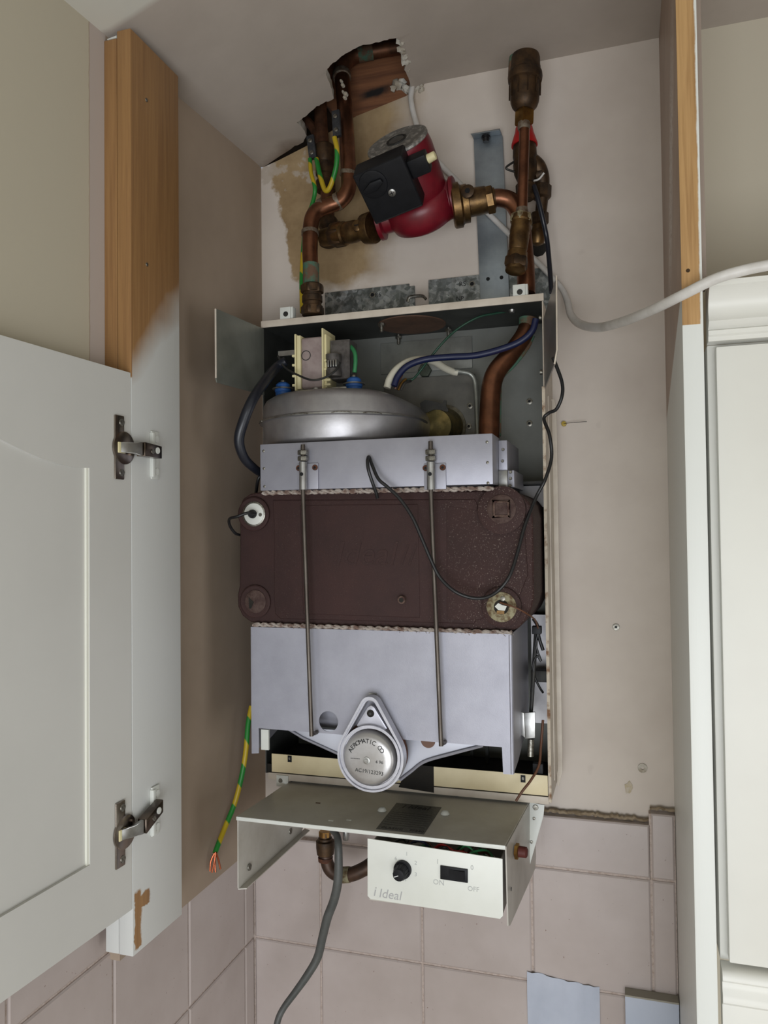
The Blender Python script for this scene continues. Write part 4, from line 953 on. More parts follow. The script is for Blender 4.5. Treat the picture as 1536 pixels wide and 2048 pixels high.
# ------------------------------------------------------------------ rope seals
def rope(x0, x1, y, z0, z1, lab):
    o = MB(); n = 120
    for s in (0, math.pi):
        P = []
        for i in range(n+1):
            t = i/n; a = t*95+s; P.append((x0+(x1-x0)*t, y+math.cos(a)*.0012+random.uniform(-.0004,.0004), z0+(z1-z0)*t+math.sin(a)*.0014+random.uniform(-.0005,.0005)))
        o.tube(P, .0017, 6)
    for i in range(70):
        t = random.random(); a = V((x0+(x1-x0)*t, y-.001, z0+(z1-z0)*t)); o.tube([a, a+V((random.uniform(-.004,.004), random.uniform(-.003,0), random.uniform(-.004,.003)))], .00028, 4)
    return tag(o.build('rope_seal', M['rope']), lab, 'seal', 'fibre rope seals')
rope(.101, .381, -.209, 1.7985, 1.7965, 'pale fibre rope seal squeezed under the flue hood')
rope(.084, .398, -.203, 1.6390, 1.6375, 'pale fibre rope seal between cast iron block and burner box')

# ------------------------------------------------------------------ heat exchanger
hx = thing('heat_exchanger', (.24,-.12,1.64), 'large dark brown cast iron heat exchanger block with round corner bosses', 'heat exchanger')
outl = [(520,984),(700,983),(850,982),(1000,981),(1030,984),(1048,993),(1060,1008),(1066,1035),(1067,1100),(1068,1195),(1064,1215),(1052,1240),(1036,1257),(1015,1263),(900,1262),(760,1257),(620,1252),(520,1249),(500,1244),(484,1232),(475,1214),(474,1190),(478,1172),(479,1100),(479,1050),(478,1015),(484,998),(500,987)]
OP = [at(a, c, -.198) for a, c in outl]
o = MB(); o.prism([(p.x,-.198,p.z) for p in OP], (0,.16,0)); o.build('casting', M['iron'], hx, bevel=.004, seg=3)
def pxbox(a, c, y, d): A, C = at(a[0], a[1], y), at(c[0], c[1], y); return min(A.x,C.x), max(A.x,C.x), y, y+d, min(A.z,C.z), max(A.z,C.z)
o = MB(); o.prism([at(*q, -.1992) for q in ((545,1000),(950,998),(955,1010),(955,1236),(948,1248),(560,1238),(550,1228),(548,1200),(548,1060))], (0,.004,0)); o.build('raised_panel', M['iron'], hx, bevel=.0016, seg=3)
o = MB(); o.prism([at(*q, -.2000) for q in ((600,1010),(836,1008),(840,1236),(606,1228))], (0,.003,0)); o.build('raised_panel', M['iron'], hx, bevel=.0016, seg=3)
o = MB(); o.prism([at(*q, -.1996) for q in ((892,1010),(1048,1035),(1056,1150),(1040,1190),(960,1240),(893,1240))], (0,.0045,0)); o.build('raised_panel', M['iron'], hx, bevel=.0016, seg=3)
def boss(px, py, rpx, y, h, mat, nm, prof=None, n=36):
    P = at(px, py, y); r = rpx*mpp(P); o = MB(); o.lathe(P+V((0,.006,0)), (0,-1,0), prof(r) if prof else [(0,r),(.006+h*.6,r),(.006+h,r*.93)], n); return o.build(nm, mat, hx), P, r
o1, P, r = boss(508,1028,34,-.200,.003,M['iron'],'corner_boss')
o2, P, r = boss(508,1028,25,-.2035,.0015,M['zinc'],'plug_rim')
o3, P, r = boss(508,1028,21.5,-.205,.0012,M['white_paint'],'sensor_disc')
MB().lathe(P+V((-.001,-.001,0)), (0,-1,0), [(0,.0055),(.004,.005),(.006,.0035)], 16).build('grommet', M['black_rubber'], o3)
MB().lathe(P+V((.0090,-.001,-.001)), (0,-1,0), [(0,.0024),(.001,.002)], 12).build('screw', M['zinc'], o3)
boss(1003,1020,48,-.2035,.002,M['iron'],'corner_boss'); ob, P, r = boss(1003,1018,29,-.2060,.0015,M['iron_plug'],'threaded_plug')
o = MB(); k = 17*mpp(P); 
for a in ((-k,-k*.72,-k,k),(k*.72,k,-k,k),(-k,k,-k,-k*.72),(-k,k,k*.72,k)): o.box(P.x+a[0],P.x+a[1],P.y-.0035,P.y,P.z+a[2],P.z+a[3])
o.build('square_socket', M['iron_rough'], ob, bevel=.0006)
boss(511,1203,33,-.1995,.0025,M['iron'],'corner_boss'); ob, P, r = boss(511,1203,23,-.2025,.0012,M['iron_plug'],'threaded_plug')
o = MB(); k = 14*mpp(P); o.prism([(P.x-k,P.y-.0018,P.z+k*.6),(P.x-k*.2,P.y-.0018,P.z-.0004),(P.x-k*.6,P.y-.0018,P.z-k),(P.x-k*.9,P.y-.0018,P.z-k)], (0,.0012,0)); o.build('chipped_socket', M['void'], ob)
boss(1003,1214,40,-.202,.002,M['iron'],'corner_boss'); ob, P, r = boss(1003,1214,30,-.2045,.0015,M['corroded'],'washer_plate')
k = mpp(P)
MB().lathe(P+V((0,-.0012,0)), (0,-1,0), [(0,15*k),(.0004,15*k)], 24).build('opening', M['void'], ob)
MB().prism([P+V((-13*k,-.0018,1*k)), P+V((-6*k,-.0018,8*k)), P+V((2*k,-.0018,4*k)), P+V((11*k,-.0018,2*k)), P+V((7*k,-.0018,-7*k)), P+V((-6*k,-.0018,-6*k))], (0,.0005,0)).build('broken_edge', M['white_paint'], ob)
MB().box(P.x-9*k,P.x+6*k,P.y-.0024,P.y-.001,P.z-14*k,P.z-7*k).build('brass_tab', M['brass'], ob)
MB().lathe(P+V((3*k,-.001,17*k)), (0,-1,0), [(0,5.5*k),(.001,5*k),(.0014,2*k)], 14).build('screw', M['zinc'], ob)
ob, P, r = boss(803,1200,8,-.206,.001,M['iron_rough'],'tapped_boss'); MB().lathe(P+V((0,-.0008,0)), (0,-1,0), [(0,.0026),(.0006,.0026)], 14).build('tapped_hole', M['void'], ob)
text('cast_lettering', 'Ideal', at(668,1130,-.2001), (1,0,0), (0,0,1), .040, M['iron'], hx, .25, .0005)
text('cast_lettering', '//', at(800,1130,-.2001), (1,0,0), (0,0,1), .034, M['iron'], hx, .1, .0005)
cable('sensor_lead', [(512,1027,-.212),(495,1026,-.222),(475,1033,-.226),(459,1038,-.222),(460,1052,-.212),(470,1066,-.202),(479,1070,-.192)], 3.0, M['black_rubber'], 'black sensor lead looping left from the upper left boss')
cable('thermostat_capillary', [(1000,1205,-.210),(1030,1215,-.214),(1055,1228,-.205),(1070,1240,-.175),(1076,1256,-.15)], 1.7, M['brown_cable'], 'thin brown capillary leaving the lower right corner of the cast block')
cable('ignition_lead', [(755,996,-.212),(752,985,-.216),(745,965,-.222),(737,940,-.226),(735,922,-.224),(738,914,-.216),(745,932,-.222),(757,958,-.228),(775,974,-.228),(800,998,-.228),(825,1035,-.228),(845,1080,-.227),(862,1120,-.226),(880,1155,-.225),(910,1183,-.225),(945,1196,-.222),(975,1194,-.222),(1000,1178,-.224),(1020,1150,-.222),(1035,1105,-.214),(1050,1050,-.205),(1072,995,-.19),(1090,960,-.19),(1103,915,-.18),(1099,870,-.18),(1088,838,-.17),(1098,826,-.17),(1113,818,-.175),(1124,792,-.18),(1124,765,-.19),(1112,730,-.205),(1106,715,-.21)], 3.6, M['black_rubber'], 'long thin black cable drooping in a loop across the brown cast block')
cable('black_supply_cable', [(1068,372,-.062),(1075,395,-.066),(1086,440,-.060),(1094,480,-.050),(1099,530,-.060),(1103,585,-.080)], 4.8, M['hose'], 'black cable running down beside the brass fittings behind the right casing flap')

# ------------------------------------------------------------------ burner box
bb = thing('burner_box', (.24,-.13,1.483), 'silver sheet steel burner box with a round hole, below the cast iron block', 'burner box')
face = [(503,1255),(1019,1270),(1021,1550),(1003,1549),(1001,1497),(758,1474),(527,1456),(517,1457),(519,1507),(503,1507)]
FP = [at(a, c, -.205) for a, c in face]
zt = 1.6362; zl = 1.4835; xa, xb = .0832, .3965
poly = [(xa,zt),(xb,zt),(xb,zl),(.3865,zl),(.3855,1.5125),(.0915,1.5145),(.0915,zl+.001),(xa,zl)]
hole = at(657,1443,-.205); hr = 20.5*mpp(hole)
pts = [V(p) for p in poly]; nb = len(pts); ed = [(i,(i+1)%nb) for i in range(nb)]
hn = 36; pts += [V((hole.x+hr*math.cos(2*math.pi*i/hn), hole.z+hr*math.sin(2*math.pi*i/hn))) for i in range(hn)]
ed += [(nb+i, nb+(i+1)%hn) for i in range(hn)]
vv, ee, ff, *_ = delaunay_2d_cdt(pts, ed, [], 1, 1e-6)
o = MB()
inh = lambda i: abs((vv[i]-V((hole.x, hole.z))).length-hr) < hr*.02
keep = [f for f in ff if not all(inh(i) for i in f)]
o.add([(v.x,-.205,v.y) for v in vv], [tuple(f) for f in keep]); o.add([(v.x,-.2038,v.y) for v in vv], [tuple(reversed(f)) for f in keep])
o.add([(hole.x+hr*math.cos(2*math.pi*i/hn), yy, hole.z+hr*math.sin(2*math.pi*i/hn)) for yy in (-.205,-.2038) for i in range(hn)], [(i,(i+1)%hn,hn+(i+1)%hn,hn+i) for i in range(hn)])
o.add([(x_, yy, z_) for yy in (-.205,-.2038) for x_, z_ in poly], [(i,(i+1)%nb,nb+(i+1)%nb,nb+i) for i in range(nb)])
o.build('front_sheet', M['steel'], bb, smooth=20)
# sides and the sheet inside
o = MB(); o.add([(xb,-.205,zt),(xb,-.205,zl),(xb+.001,-.165,zl+.004),(xb+.001,-.06,1.512),(xb+.001,-.06,zt)], [(0,1,2,3,4)]); o.prism([(xb,-.205,zt),(xb,-.205,zl),(xb,-.165,zl+.004),(xb,-.06,1.512),(xb,-.06,zt)], (.0012,0,0)); o.build('side_sheet', M['steel'], bb, smooth=20)
o = MB(); o.prism([(xa,-.205,zt),(xa,-.205,zl),(xa,-.165,zl+.004),(xa,-.06,1.512),(xa,-.06,zt)], (-.0012,0,0)); o.build('side_sheet', M['steel'], bb, smooth=20)
o = MB(); o.tube([(xb,-.2038,zt-.001),(xb,-.2038,zl+.001)], .0022, 10); o.build('folded_edge', M['steel'], bb)
o = MB(); o.box(xa+.003, xb-.003, -.178, -.175, 1.514, zt-.002); o.build('inner_sheet', M['steel'], bb, smooth=20)
o = MB(); o.box(xa+.0005, xb-.0005, -.203, -.06, zt-.0015, zt-.0002); o.build('top_sheet', M['steel'], bb, smooth=20)
o = MB(); P = at(528,1482,-.2); o.box(P.x-.004,P.x+.006,-.2,-.197,zl+.004,1.512); o.build('corner_tab', M['white_paint'], bb)
o = MB(); P = at(746,1392,-.2055); o.box(P.x-.0046,P.x+.0046,-.2066,-.2052,P.z-.006,P.z+.0035); o.build('locating_tab', M['bare'], bb)

# ------------------------------------------------------------------ round end cap with arms
ec = thing('burner_end_casting', at(745,1570,-.215), 'teardrop shaped pale cast ring holding a round stamped steel cap below the burner box', 'burner casting')
yc = -.2150; C0 = at(745,1512,yc); k = mpp(C0); T0 = at(745,1405,yc)
def teardrop(R_, r_, cy, ty, n=48):     # outline: big circle round cy, small round top at ty (all px offsets from C0)
    c0 = V((0, cy)); c1 = V((0, ty)); d = ty-cy; a = math.acos((R_-r_)/d); pts = []
    for i in range(n+1):
        t = math.pi/2+a+(2*math.pi-2*a)*i/n; pts.append(c0+V((math.cos(t), math.sin(t)))*R_)
    for i in range(13):
        t = math.pi/2-a+2*a*i/12; pts.append(c1+V((math.cos(t), math.sin(t)))*r_)
    return [(p.x*k, p.y*k) for p in pts]
def P3(q, y): return V((C0.x+q[0], y, C0.z+q[1]))
def band(mb, A, B, y0, y1):
    n = len(A); vs = [P3(q, y0) for q in A]+[P3(q, y0) for q in B]+[P3(q, y1) for q in A]+[P3(q, y1) for q in B]
    fs = []
    for i in range(n):
        j = (i+1) % n; fs += [(i,j,n+j,n+i),(2*n+i,3*n+i,3*n+j,2*n+j),(i,2*n+i,2*n+j,j),(n+i,n+j,3*n+j,3*n+i)]
    mb.add(vs, fs)
outA = teardrop(69, 20, 2, 101); outB = teardrop(65, 15.5, 2, 101); outC = teardrop(62.5,12,2,101)
o = MB(); band(o, outA, outB, yc-.009, yc+.004); band(o, outB, outC, yc-.0065, yc+.004)
ringc = P3((0,2*k), yc); o.ring(ringc+V((0,-.0085,0)), (0,1,0), 57*k, 62*k, .012, 56)
o.ring(ringc+V((0,-.006,0)), (0,1,0), 55*k, 57.5*k, .010, 56); o.build('outer_ring', M['cast_alu'] if 'cast_alu' in M else pm('cast_aluminium', (190,190,198), (174,174,182), .4, .5, 60), ec, smooth=40)
o = MB(); tri = [(0,101),(-13,78),(-31,59),(-29,66),(-26,58),(-10,64),(10,64),(26,58),(31,62),(15,82)]
tri = [(-7,98),(0,102),(7,98),(33,58),(28,56),(12,63),(-4,64),(-18,61),(-27,57),(-31,60)]
o.prism([P3((a*k,c*k), yc-.0035) for a, c in tri], (0,.005,0)); web = o.build('web_plate', pm('cast_face', (188,188,198), None, .42, .5), ec, bevel=.0006)
MB().lathe(P3((-1*k,86*k), yc-.0036), (0,-1,0), [(0,7.6*k),(.0008,7.4*k)], 20).build('screw_hole', M['void'], web)
P = P3((-1*k,86*k), yc-.0044); MB().lathe(P, (0,-1,0), [(0,3.6*k),(.0008,3*k)], 10).build('screw', M['dark_metal'], web)
bk = MB(); bk.ring(ringc+V((0,.004,0)), (0,1,0), 54*k, 66*k, .012, 48); bk.build('rear_flange', M['rust'], ec)
cc = at(738,1517,yc); capr = 59*k; cv = V((cc.x, yc, cc.z))
o = MB(); o.lathe(cv+V((0,.006,0)), (0,-1,0), [(0,capr),(.006,capr),(.0095,capr*.97),(.0125,capr*.88),(.0138,capr*.76),(.0142,capr*.6),(.0142,capr*.2)], 56); cap = o.build('stamped_cap', pm('cap_steel', (178,177,178), (150,146,142), .32, .75, 18, .4, .75), ec, smooth=60)
yf = yc+.006-.0143
MB().lathe(V((cc.x,yf+.0002,cc.z)), (0,-1,0), [(0,7.6*k),(.001,7.2*k),(.0012,4*k),(.0020,3.5*k)], 24).build('rivet', M['bare'], cap)
# stamped lettering on the cap, set round an arc
word = 'AEROMATIC CO'
for i, ch in enumerate(word):
    if ch == ' ': continue
    a = math.radians(152-i*(118/(len(word)-1))); R_ = 34*k
    pos = V((cc.x+math.cos(a)*R_, yf-.0001, cc.z+math.sin(a)*R_)); rt = V((math.sin(a),0,-math.cos(a))); upp = V((math.cos(a),0,math.sin(a)))
    text('stamped_letter', ch, pos, rt, upp, .0072, M['label_ink'], cap, align='CENTER', ext=.0001)
text('stamped_number', 'AC19/123293', V((cc.x-25*k, yf-.0001, cc.z-23*k)), (1,0,-.07), (.07,0,1), .0060, M['label_ink'], cap, ext=.0001)
text('stamped_number', '4 96', V((cc.x+18*k, yf-.0001, cc.z-4*k)), (1,0,-.04), (0,0,1), .0052, M['label_ink'], cap, ext=.0001)
text('stamped_number', '------', V((cc.x-34*k, yf-.0001, cc.z+0*k)), (1,0,0), (0,0,1), .0058, M['dark_metal'], cap, ext=.0001)
la = [(582,1458),(700,1480),(700,1519),(640,1486)]
o = MB(); o.prism([at(a, c, -.192) for a, c in ((575,1452),(700,1462),(700,1519),(604,1473))], (0,.004,0)); o.build('left_arm', pm('arm_alu', (180,182,192), None, .42, .5), ec, bevel=.0008)
o = MB(); o.tube([at(578,1459,-.193), at(606,1476,-.193), at(690,1514,-.193)], .0016, 8); o.build('arm_rib', M['steel'], ec)
o = MB(); o.prism([at(a, c, -.192) for a, c in ((790,1470),(968,1484),(966,1493),(900,1510),(850,1525),(822,1545),(790,1566))], (0,.004,0)); ra = o.build('right_arm', pm('arm_alu2', (180,182,192), None, .42, .5), ec, bevel=.0008)
o = MB(); o.curve([at(966,1491,-.193), at(905,1507,-.194), at(850,1523,-.194), at(822,1543,-.194), at(800,1560,-.194)], .0018, 8); o.build('arm_rib', M['steel'], ec)
P = at(856,1481,-.1925); MB().lathe(P, (0,-1,0), [(0,15*mpp(P)),(.0005,14.5*mpp(P))], 24).build('arm_hole', pm('rusty_hole', (112,86,74), None, .8), ra)

# ------------------------------------------------------------------ right-hand side bits beside the burner box
si = thing('igniter_bracket', at(1052,1450,-.12), 'steel clip and round bar standing between burner box and casing side', 'bracket')
o = MB(); o.prism([at(a, c, -.135) for a, c in ((1042,1424),(1048,1426),(1050,1476),(1042,1470))], (0,.002,0)); o.prism([at(a, c, -.132) for a, c in ((1048,1426),(1070,1424),(1070,1476),(1050,1478))], (0,.003,0)); o.build('clip', M['bare'], si, bevel=.0006)
o = MB(); stack(o, (1061,1512,-.125),(1062,1478,-.125), [(0,6.5),(1,6.5)], 14); o.build('bar', M['zinc'], si)
o = MB(); stack(o, (1062,1424,-.12),(1072,1268,-.11), [(0,4),(1,4.5)], 10); o.build('sleeved_rod', M['dark_metal'], si)
sc_ = thing('side_heat_shield', at(1065,1330,-.03), 'reflective silver sheet behind the cables on the right of the burner box', 'heat shield')
o = MB(); o.box(.399,.4262,-.034,-.032,1.50,1.64); o.build('sheet', M['steel_fan'], sc_)
o = MB(); a = at(1062,1345,-.05); o.box(.402,.4262,-.07,-.05,a.z-.008,a.z+.006); o.build('cross_bracket', M['dark_metal'], sc_, bevel=.0006)
cable('loose_black_lead', [(1077,1262,-.115),(1072,1290,-.114),(1082,1322,-.113),(1074,1312,-.114),(1066,1330,-.116),(1070,1355,-.115),(1080,1376,-.112),(1086,1385,-.108)], 2.3, M['black_rubber'], 'thin black lead kinked beside the right casing edge')
cable('black_lead', [(1067,1238,-.12),(1075,1252,-.116),(1078,1275,-.113),(1086,1300,-.110)], 3.4, M['black_rubber'], 'short black lead emerging under the cast block on the right')
cl2 = MB(); a, c = at(1064,1268,-.118), at(1082,1253,-.118); cl2.box(a.x, c.x, -.120,-.108, a.z, c.z); tag(cl2.build('cable_clip', M['black'], bevel=.0008), 'small black plastic cable clip on the right below the cast block', 'clip')
cl2 = MB(); a, c = at(1066,1545,-.116), at(1086,1527,-.116); cl2.box(a.x, c.x, -.119,-.110, a.z, c.z); tag(cl2.build('cable_clip', M['black'], bevel=.0008), 'small black plastic cable clip at the bottom right corner of the casing', 'clip')
cable('brown_lead', [(1086,1440,-.114),(1082,1490,-.118),(1078,1530,-.126),(1062,1560,-.135),(1045,1582,-.140),(1032,1602,-.142)], 2.6, M['brown_cable'], 'brown lead dropping from the casing side to the control tray')
# small shelf piece on the chassis at the right of the block
o = MB(); a = at(1035,966,-.08); o.box(a.x-.01,.4262,-.09,-.02,a.z-.002,a.z+.001); o.build('inner_ledge', M['dark_metal'], bo)
o = MB(); o.box(a.x+.000,.4262,-.06,-.004,a.z-.03,a.z-.003); o.build('inner_angle', M['steel_fan'], bo)

# ------------------------------------------------------------------ control tray
ZTY = 1.4185
ty = thing('control_tray', (.24,-.17,1.335), 'pale painted metal control tray with folded side cheeks under the boiler', 'control tray')
o = MB(); o.prism([(.0800,-.2385,ZTY),(.3925,-.2385,ZTY),(.4010,-.100,ZTY),(.0880,-.100,ZTY)], (0,0,.0015)); top = o.build('tray_top', M['tray_paint'], ty, smooth=20)
o = MB(); o.box(.0795,.3930,-.2405,-.2385,ZTY-.0030,ZTY+.0015); o.build('front_lip', M['white_paint'], ty, bevel=.0007)
o = MB(); o.prism([(.0885,-.1015,ZTY+.001),(.4000,-.1015,ZTY+.001),(.4000,-.1015,ZTY+.0055),(.0885,-.1015,ZTY+.0055)], (0,.002,0)); o.build('rear_upstand', M['white_paint'], ty, bevel=.0006)
o = MB(); o.prism([(.0800,-.2385,ZTY),(.0800,-.2390,1.337),(.0800,-.2365,1.335),(.0822,-.060,1.335),(.0822,-.045,1.350),(.0840,-.100,ZTY)], (.0013,0,0)); chk = o.build('side_cheek', M['tray_paint'], ty, smooth=20)
o = MB(); o.prism([(.0805,-.2385,1.3350),(.0895,-.2345,1.3350),(.0915,-.050,1.3350),(.0825,-.046,1.3350)], (0,0,.0012)); o.build('cheek_flange', M['tray_paint'], ty, smooth=20)
for px, py in ((498,1734),(580,1662)):
    P = atx(px, py, .0822); MB().lathe((.0826,P.y,P.z), (1,0,0), [(0,.0042),(.0012,.0040),(.0014,.003)], 16).build('screw', M['zinc'], chk)
o = MB(); o.prism([(.3925,-.2385,ZTY),(.3935,-.2385,1.3365),(.3945,-.2330,1.3345),(.4015,-.062,1.3245),(.4015,-.052,1.335),(.4015,-.075,ZTY)], (.0014,0,0)); chr_ = o.build('side_cheek', pm('cheek_grey', (176,172,164), (150,145,136), .35, .1, 12), ty, smooth=20)
P = atx(1022,1778,.3965); MB().lathe((.3965,P.y,P.z), (1,0,0), [(0,.0022),(.0006,.002)], 10).build('hole', M['dark_metal'], chr_)
# brass and red button on the right cheek
P = atx(1030,1702,.397); g = MB(); g.lathe((.3975,P.y,P.z), (1,-.1,0), [(0,.0085),(.0035,.0085),(.0040,.0075)], 6); bt = g.build('hex_nut', M['brass_bright'], ty)
g = MB(); g.lathe((.4015,P.y,P.z), (1,-.1,0), [(0,.0060),(.008,.0058),(.0092,.004)], 18); g.build('red_button', pm('dull_red', (84,34,28), None, .6), bt)
for px, py in ((764,1621),(890,1628)):
    P = atz(px, py, ZTY+.0018); MB().lathe(P, (0,0,1), [(0,.0055),(.0012,.005),(.0032,.0036),(.004,.0015)], 16).build('screw', M['white_paint'], top)
for px, py in ((636,1606),(662,1641),(698,1640)):
    P = atz(px, py, ZTY+.0016); MB().box(P.x-.003,P.x+.003,P.y-.0012,P.y+.0012,ZTY+.0015,ZTY+.0018).build('slot', M['rust'] if px < 650 else M['white_paint'], top)
# foil data label
lb = [atz(a, c, ZTY+.0016) for a, c in ((793,1606),(883,1615),(848,1669),(752,1658))]
o = MB(); o.prism(lb, (0,0,.0003)); lbo = o.build('data_label', M['label'], ty)
lr = (lb[1]-lb[0]).normalized(); lu = (lb[0]-lb[3]).normalized()
text('label_heading', 'i Ideal', lb[3]+lu*.072+lr*.010+V((0,0,.0004)), lr, lu, .014, M['label_ink'], lbo, .2, .0001)
text('label_text', 'CLASSIC    FF250', lb[3]+lu*.004+lr*.004+V((0,0,.0004)), lr, lu, .0068, M['label_ink'], lbo, 0, .0001)
for i in range(7):
    q = lb[3]+lu*(.016+.0065*i)+lr*.004+V((0,0,.0004)); o = MB(); o.prism([q, q+lr*.048, q+lr*.048+lu*.0004, q+lu*.0004], (0,0,.0001)); o.build('label_rule', M['label_ink'], lbo)

# control box
cbx = thing('control_box', (.315,-.22,1.3435), 'white boiler control box with black knob and rocker switch', 'control box')
yc2 = -.242
q = [at(735,1677,yc2), at(1005,1718,yc2), at(1006,1832,yc2), at(1000,1838,yc2), at(741,1798,yc2), at(735,1792,yc2)]
o = MB(); o.prism([(p.x,yc2,p.z) for p in q], (0,.0014,0)); fp = o.build('front_plate', pm('box_white', (222,224,218), (214,216,208), .4, 0, 8), cbx, bevel=.0003)
xl, xr, zt_, zb_ = q[0].x, q[1].x, q[0].z-.004, q[3].z
o = MB(); o.box(xl+.001,xl+.0022,yc2+.001,-.17,zb_+.002,zt_-.004); o.box(xr-.003,xr-.0018,yc2+.001,-.17,zb_+.001,zt_-.004); o.box(xl+.001,xr-.0018,yc2+.001,-.17,zb_+.001,zb_+.0022); o.box(xl+.001,xr-.0018,-.172,-.17,zb_+.001,zt_-.004)
o.build('box_shell', M['tray_paint'], cbx, smooth=20)
P = at(806,1738,yc2); kk = mpp(P)
kd = V((-.03,-1,-.02)).normalized()
o = MB(); o.lathe(P+V((0,.0002,0)), kd, [(0,18*kk),(.004,17.8*kk),(.0045,16.5*kk)], 28); kn = o.build('control_knob', M['black'], cbx)
o = MB(); o.lathe(P+kd*.004, kd, [(0,14.5*kk),(.011,12.5*kk),(.0125,11.3*kk),(.0128,8*kk)], 28); kg = o.build('knob_grip', M['black'], kn)
for i in range(14):
    a = 2*math.pi*i/14; n1 = kd.cross(V((0,0,1))).normalized(); n2 = kd.cross(n1)
    r_ = n1*math.cos(a)+n2*math.sin(a); o = MB(); o.tube([P+kd*.005+r_*14.6*kk, P+kd*.014+r_*12.5*kk], .0006, 5); o.build('grip_rib', M['black'], kn)
F0 = P+kd*.0169; n2 = (V((0,0,-1))-kd*V((0,0,-1)).dot(kd)).normalized(); n1 = kd.cross(n2)
if n1.x > 0: n1 = -n1
o = MB(); ldir = (n1*.85+n2*.35).normalized(); sd = kd.cross(ldir); o.prism([F0+sd*.0004, F0-sd*.0004, F0+ldir*9*kk-sd*.0004, F0+ldir*9*kk+sd*.0004], kd*.0003); o.build('pointer_line', M['white_print'], kn)
# rocker switch
s4 = [at(881,1730,yc2), at(936,1738,yc2), at(936,1765,yc2), at(881,1757,yc2)]
o = MB(); o.prism(s4, (0,-.0018,0)); sw = o.build('rocker_switch', M['black'], cbx, bevel=.0006)
s5 = [at(888,1735,yc2), at(915,1740,yc2), at(915,1757,yc2), at(888,1753,yc2)]
o = MB(); a, b2, c2, d2 = [p+V((0,-.0018,0)) for p in s5]; e2 = at(930,1741,yc2)+V((0,-.0045,0)); f2 = at(930,1760,yc2)+V((0,-.0045,0)); bk_ = V((0,.003,0))
o.add([a+V((0,.0006,0)), b2+V((0,-.001,0)), c2+V((0,-.001,0)), d2+V((0,.0006,0)), e2, f2, e2+bk_, f2+bk_], [(0,1,2,3),(1,4,5,2),(4,6,7,5),(0,6,4,1),(2,5,7,3)]); o.build('rocker', M['black'], sw, smooth=20)
def ft(s, px, py, size, sh=0, mat='print', sp=1.0): 
    text('printed_text', s, at(px, py, yc2)+V((0,-.0001,0)), (1,0,-.012), (0,0,1), size, M[mat], cbx, sh, .00012, sp)
M['print2'] = pm('pale_print', (176,178,176), None, .6)
for s, px, py in (('6',789,1720),('1',811,1711),('2',829,1729),('3',829,1752),('4',808,1762)): ft(s, px, py, .0058, 0, 'print2')
ft('1',872,1727,.0072,0,'print2'); ft('0',941,1739,.0068,0,'print2'); ft('ON',866,1768,.0078,0,'print2'); ft('OFF',935,1781,.0072,0,'print2')
ft('Ideal',757,1794,.0138,.2,'print'); ft('i',746,1791,.0150,.2,'print')
wr_ = thing('wiring_bundle', (.32,-.20,1.395), 'tangle of coloured wires showing in the gap above the control box face', 'wires')
cols = [M['green'], M['brown_cable'], M['navy'], M['black_rubber'], M['white_cable'], M['red']]
for i in range(20):
    xa_ = xl+.01+random.random()*.10; P0 = V((xa_, -.236+random.random()*.025, zt_-.010-random.random()*.008)); L_ = random.uniform(.02,.045)
    o = MB(); o.curve([P0, P0+V((L_*.3,random.uniform(-.006,.006),random.uniform(.006,.014))), P0+V((L_*.7,random.uniform(-.006,.006),random.uniform(.005,.014))), P0+V((L_,0,-.004))], .0013, 6, 5)
    o.build('wire', cols[i % 6], wr_)
# wall bracket behind the right cheek
o = MB(); o.prism([at(a, c, -.098) for a, c in ((1054,1604),(1089,1610),(1087,1632),(1062,1722),(1058,1738),(1053,1700))], (0,.0015,0)); wbk = tag(o.build('tray_bracket', M['white_paint'], bevel=.0003), 'white triangular bracket behind the right cheek of the control tray', 'bracket')
for px, py, r in ((1071,1615,.0035),(1068,1637,.0018),(1063,1684,.0018)):
    P = at(px, py, -.0985); MB().lathe(P, (0,-1,0), [(0,r),(.0012,r*.9),(.0014,r*.4)], 12).build('screw', M['zinc'], wbk)

# ------------------------------------------------------------------ gas pipe and flex under the tray
gpi = thing('gas_pipe', at(655,1700,-.09), 'dark brown gas pipe elbow with union under the control tray', 'pipe')
o = MB(); pxcurve(o, [(650,1688,-.085),(651,1712,-.085),(660,1738,-.085),(680,1750,-.085),(705,1748,-.085),(728,1738,-.083),(745,1728,-.08)], [12,12.5,13.5,14,14,14,15], n=18); o.build('elbow', M['rust'] if 0 else pm('brown_pipe', (78,56,42), (54,40,32), .5, .4, 60, .35, .65, .1, 300), gpi)
o = MB(); stack(o, (651,1710,-.085),(650,1664,-.085), [(0,13),(.05,17),(.35,18.5),(.62,18.5),(.66,14),(.75,14),(.77,11),(1,11)], 24); o.build('union_nut', M['brass_dark'], gpi)
o = MB(); stack(o, (650,1672,-.085),(650,1662,-.085), [(0,12.5),(1,12.5)], 6); o.build('brass_nut', M['brass_bright'], gpi)
o = MB(); stack(o, (683,1750,-.085),(700,1749,-.085), [(0,15),(.2,15.6),(.8,15.6),(1,15)], 18); o.build('solder_ring', M['corroded'], gpi)
o = MB(); stack(o, (651,1722,-.085),(651,1714,-.085), [(0,14.5),(1,15)], 18); o.build('socket_rim', M['rust'], gpi)
cable('grey_flex', [(664,1660,-.10),(674,1672,-.11),(677,1700,-.12),(676,1760,-.122),(668,1800,-.12),(655,1835,-.118),(645,1875,-.115),(635,1915,-.115),(615,1950,-.12),(590,1985,-.125),(568,2015,-.13),(556,2040,-.135),(550,2075,-.14)], [6,7,8,9,9,9,8.5,8.5,8,7,6.5,6.5,6.5], M['grey_cable'], 'grey flex hanging down in front of the tiles from the control tray', n=16)
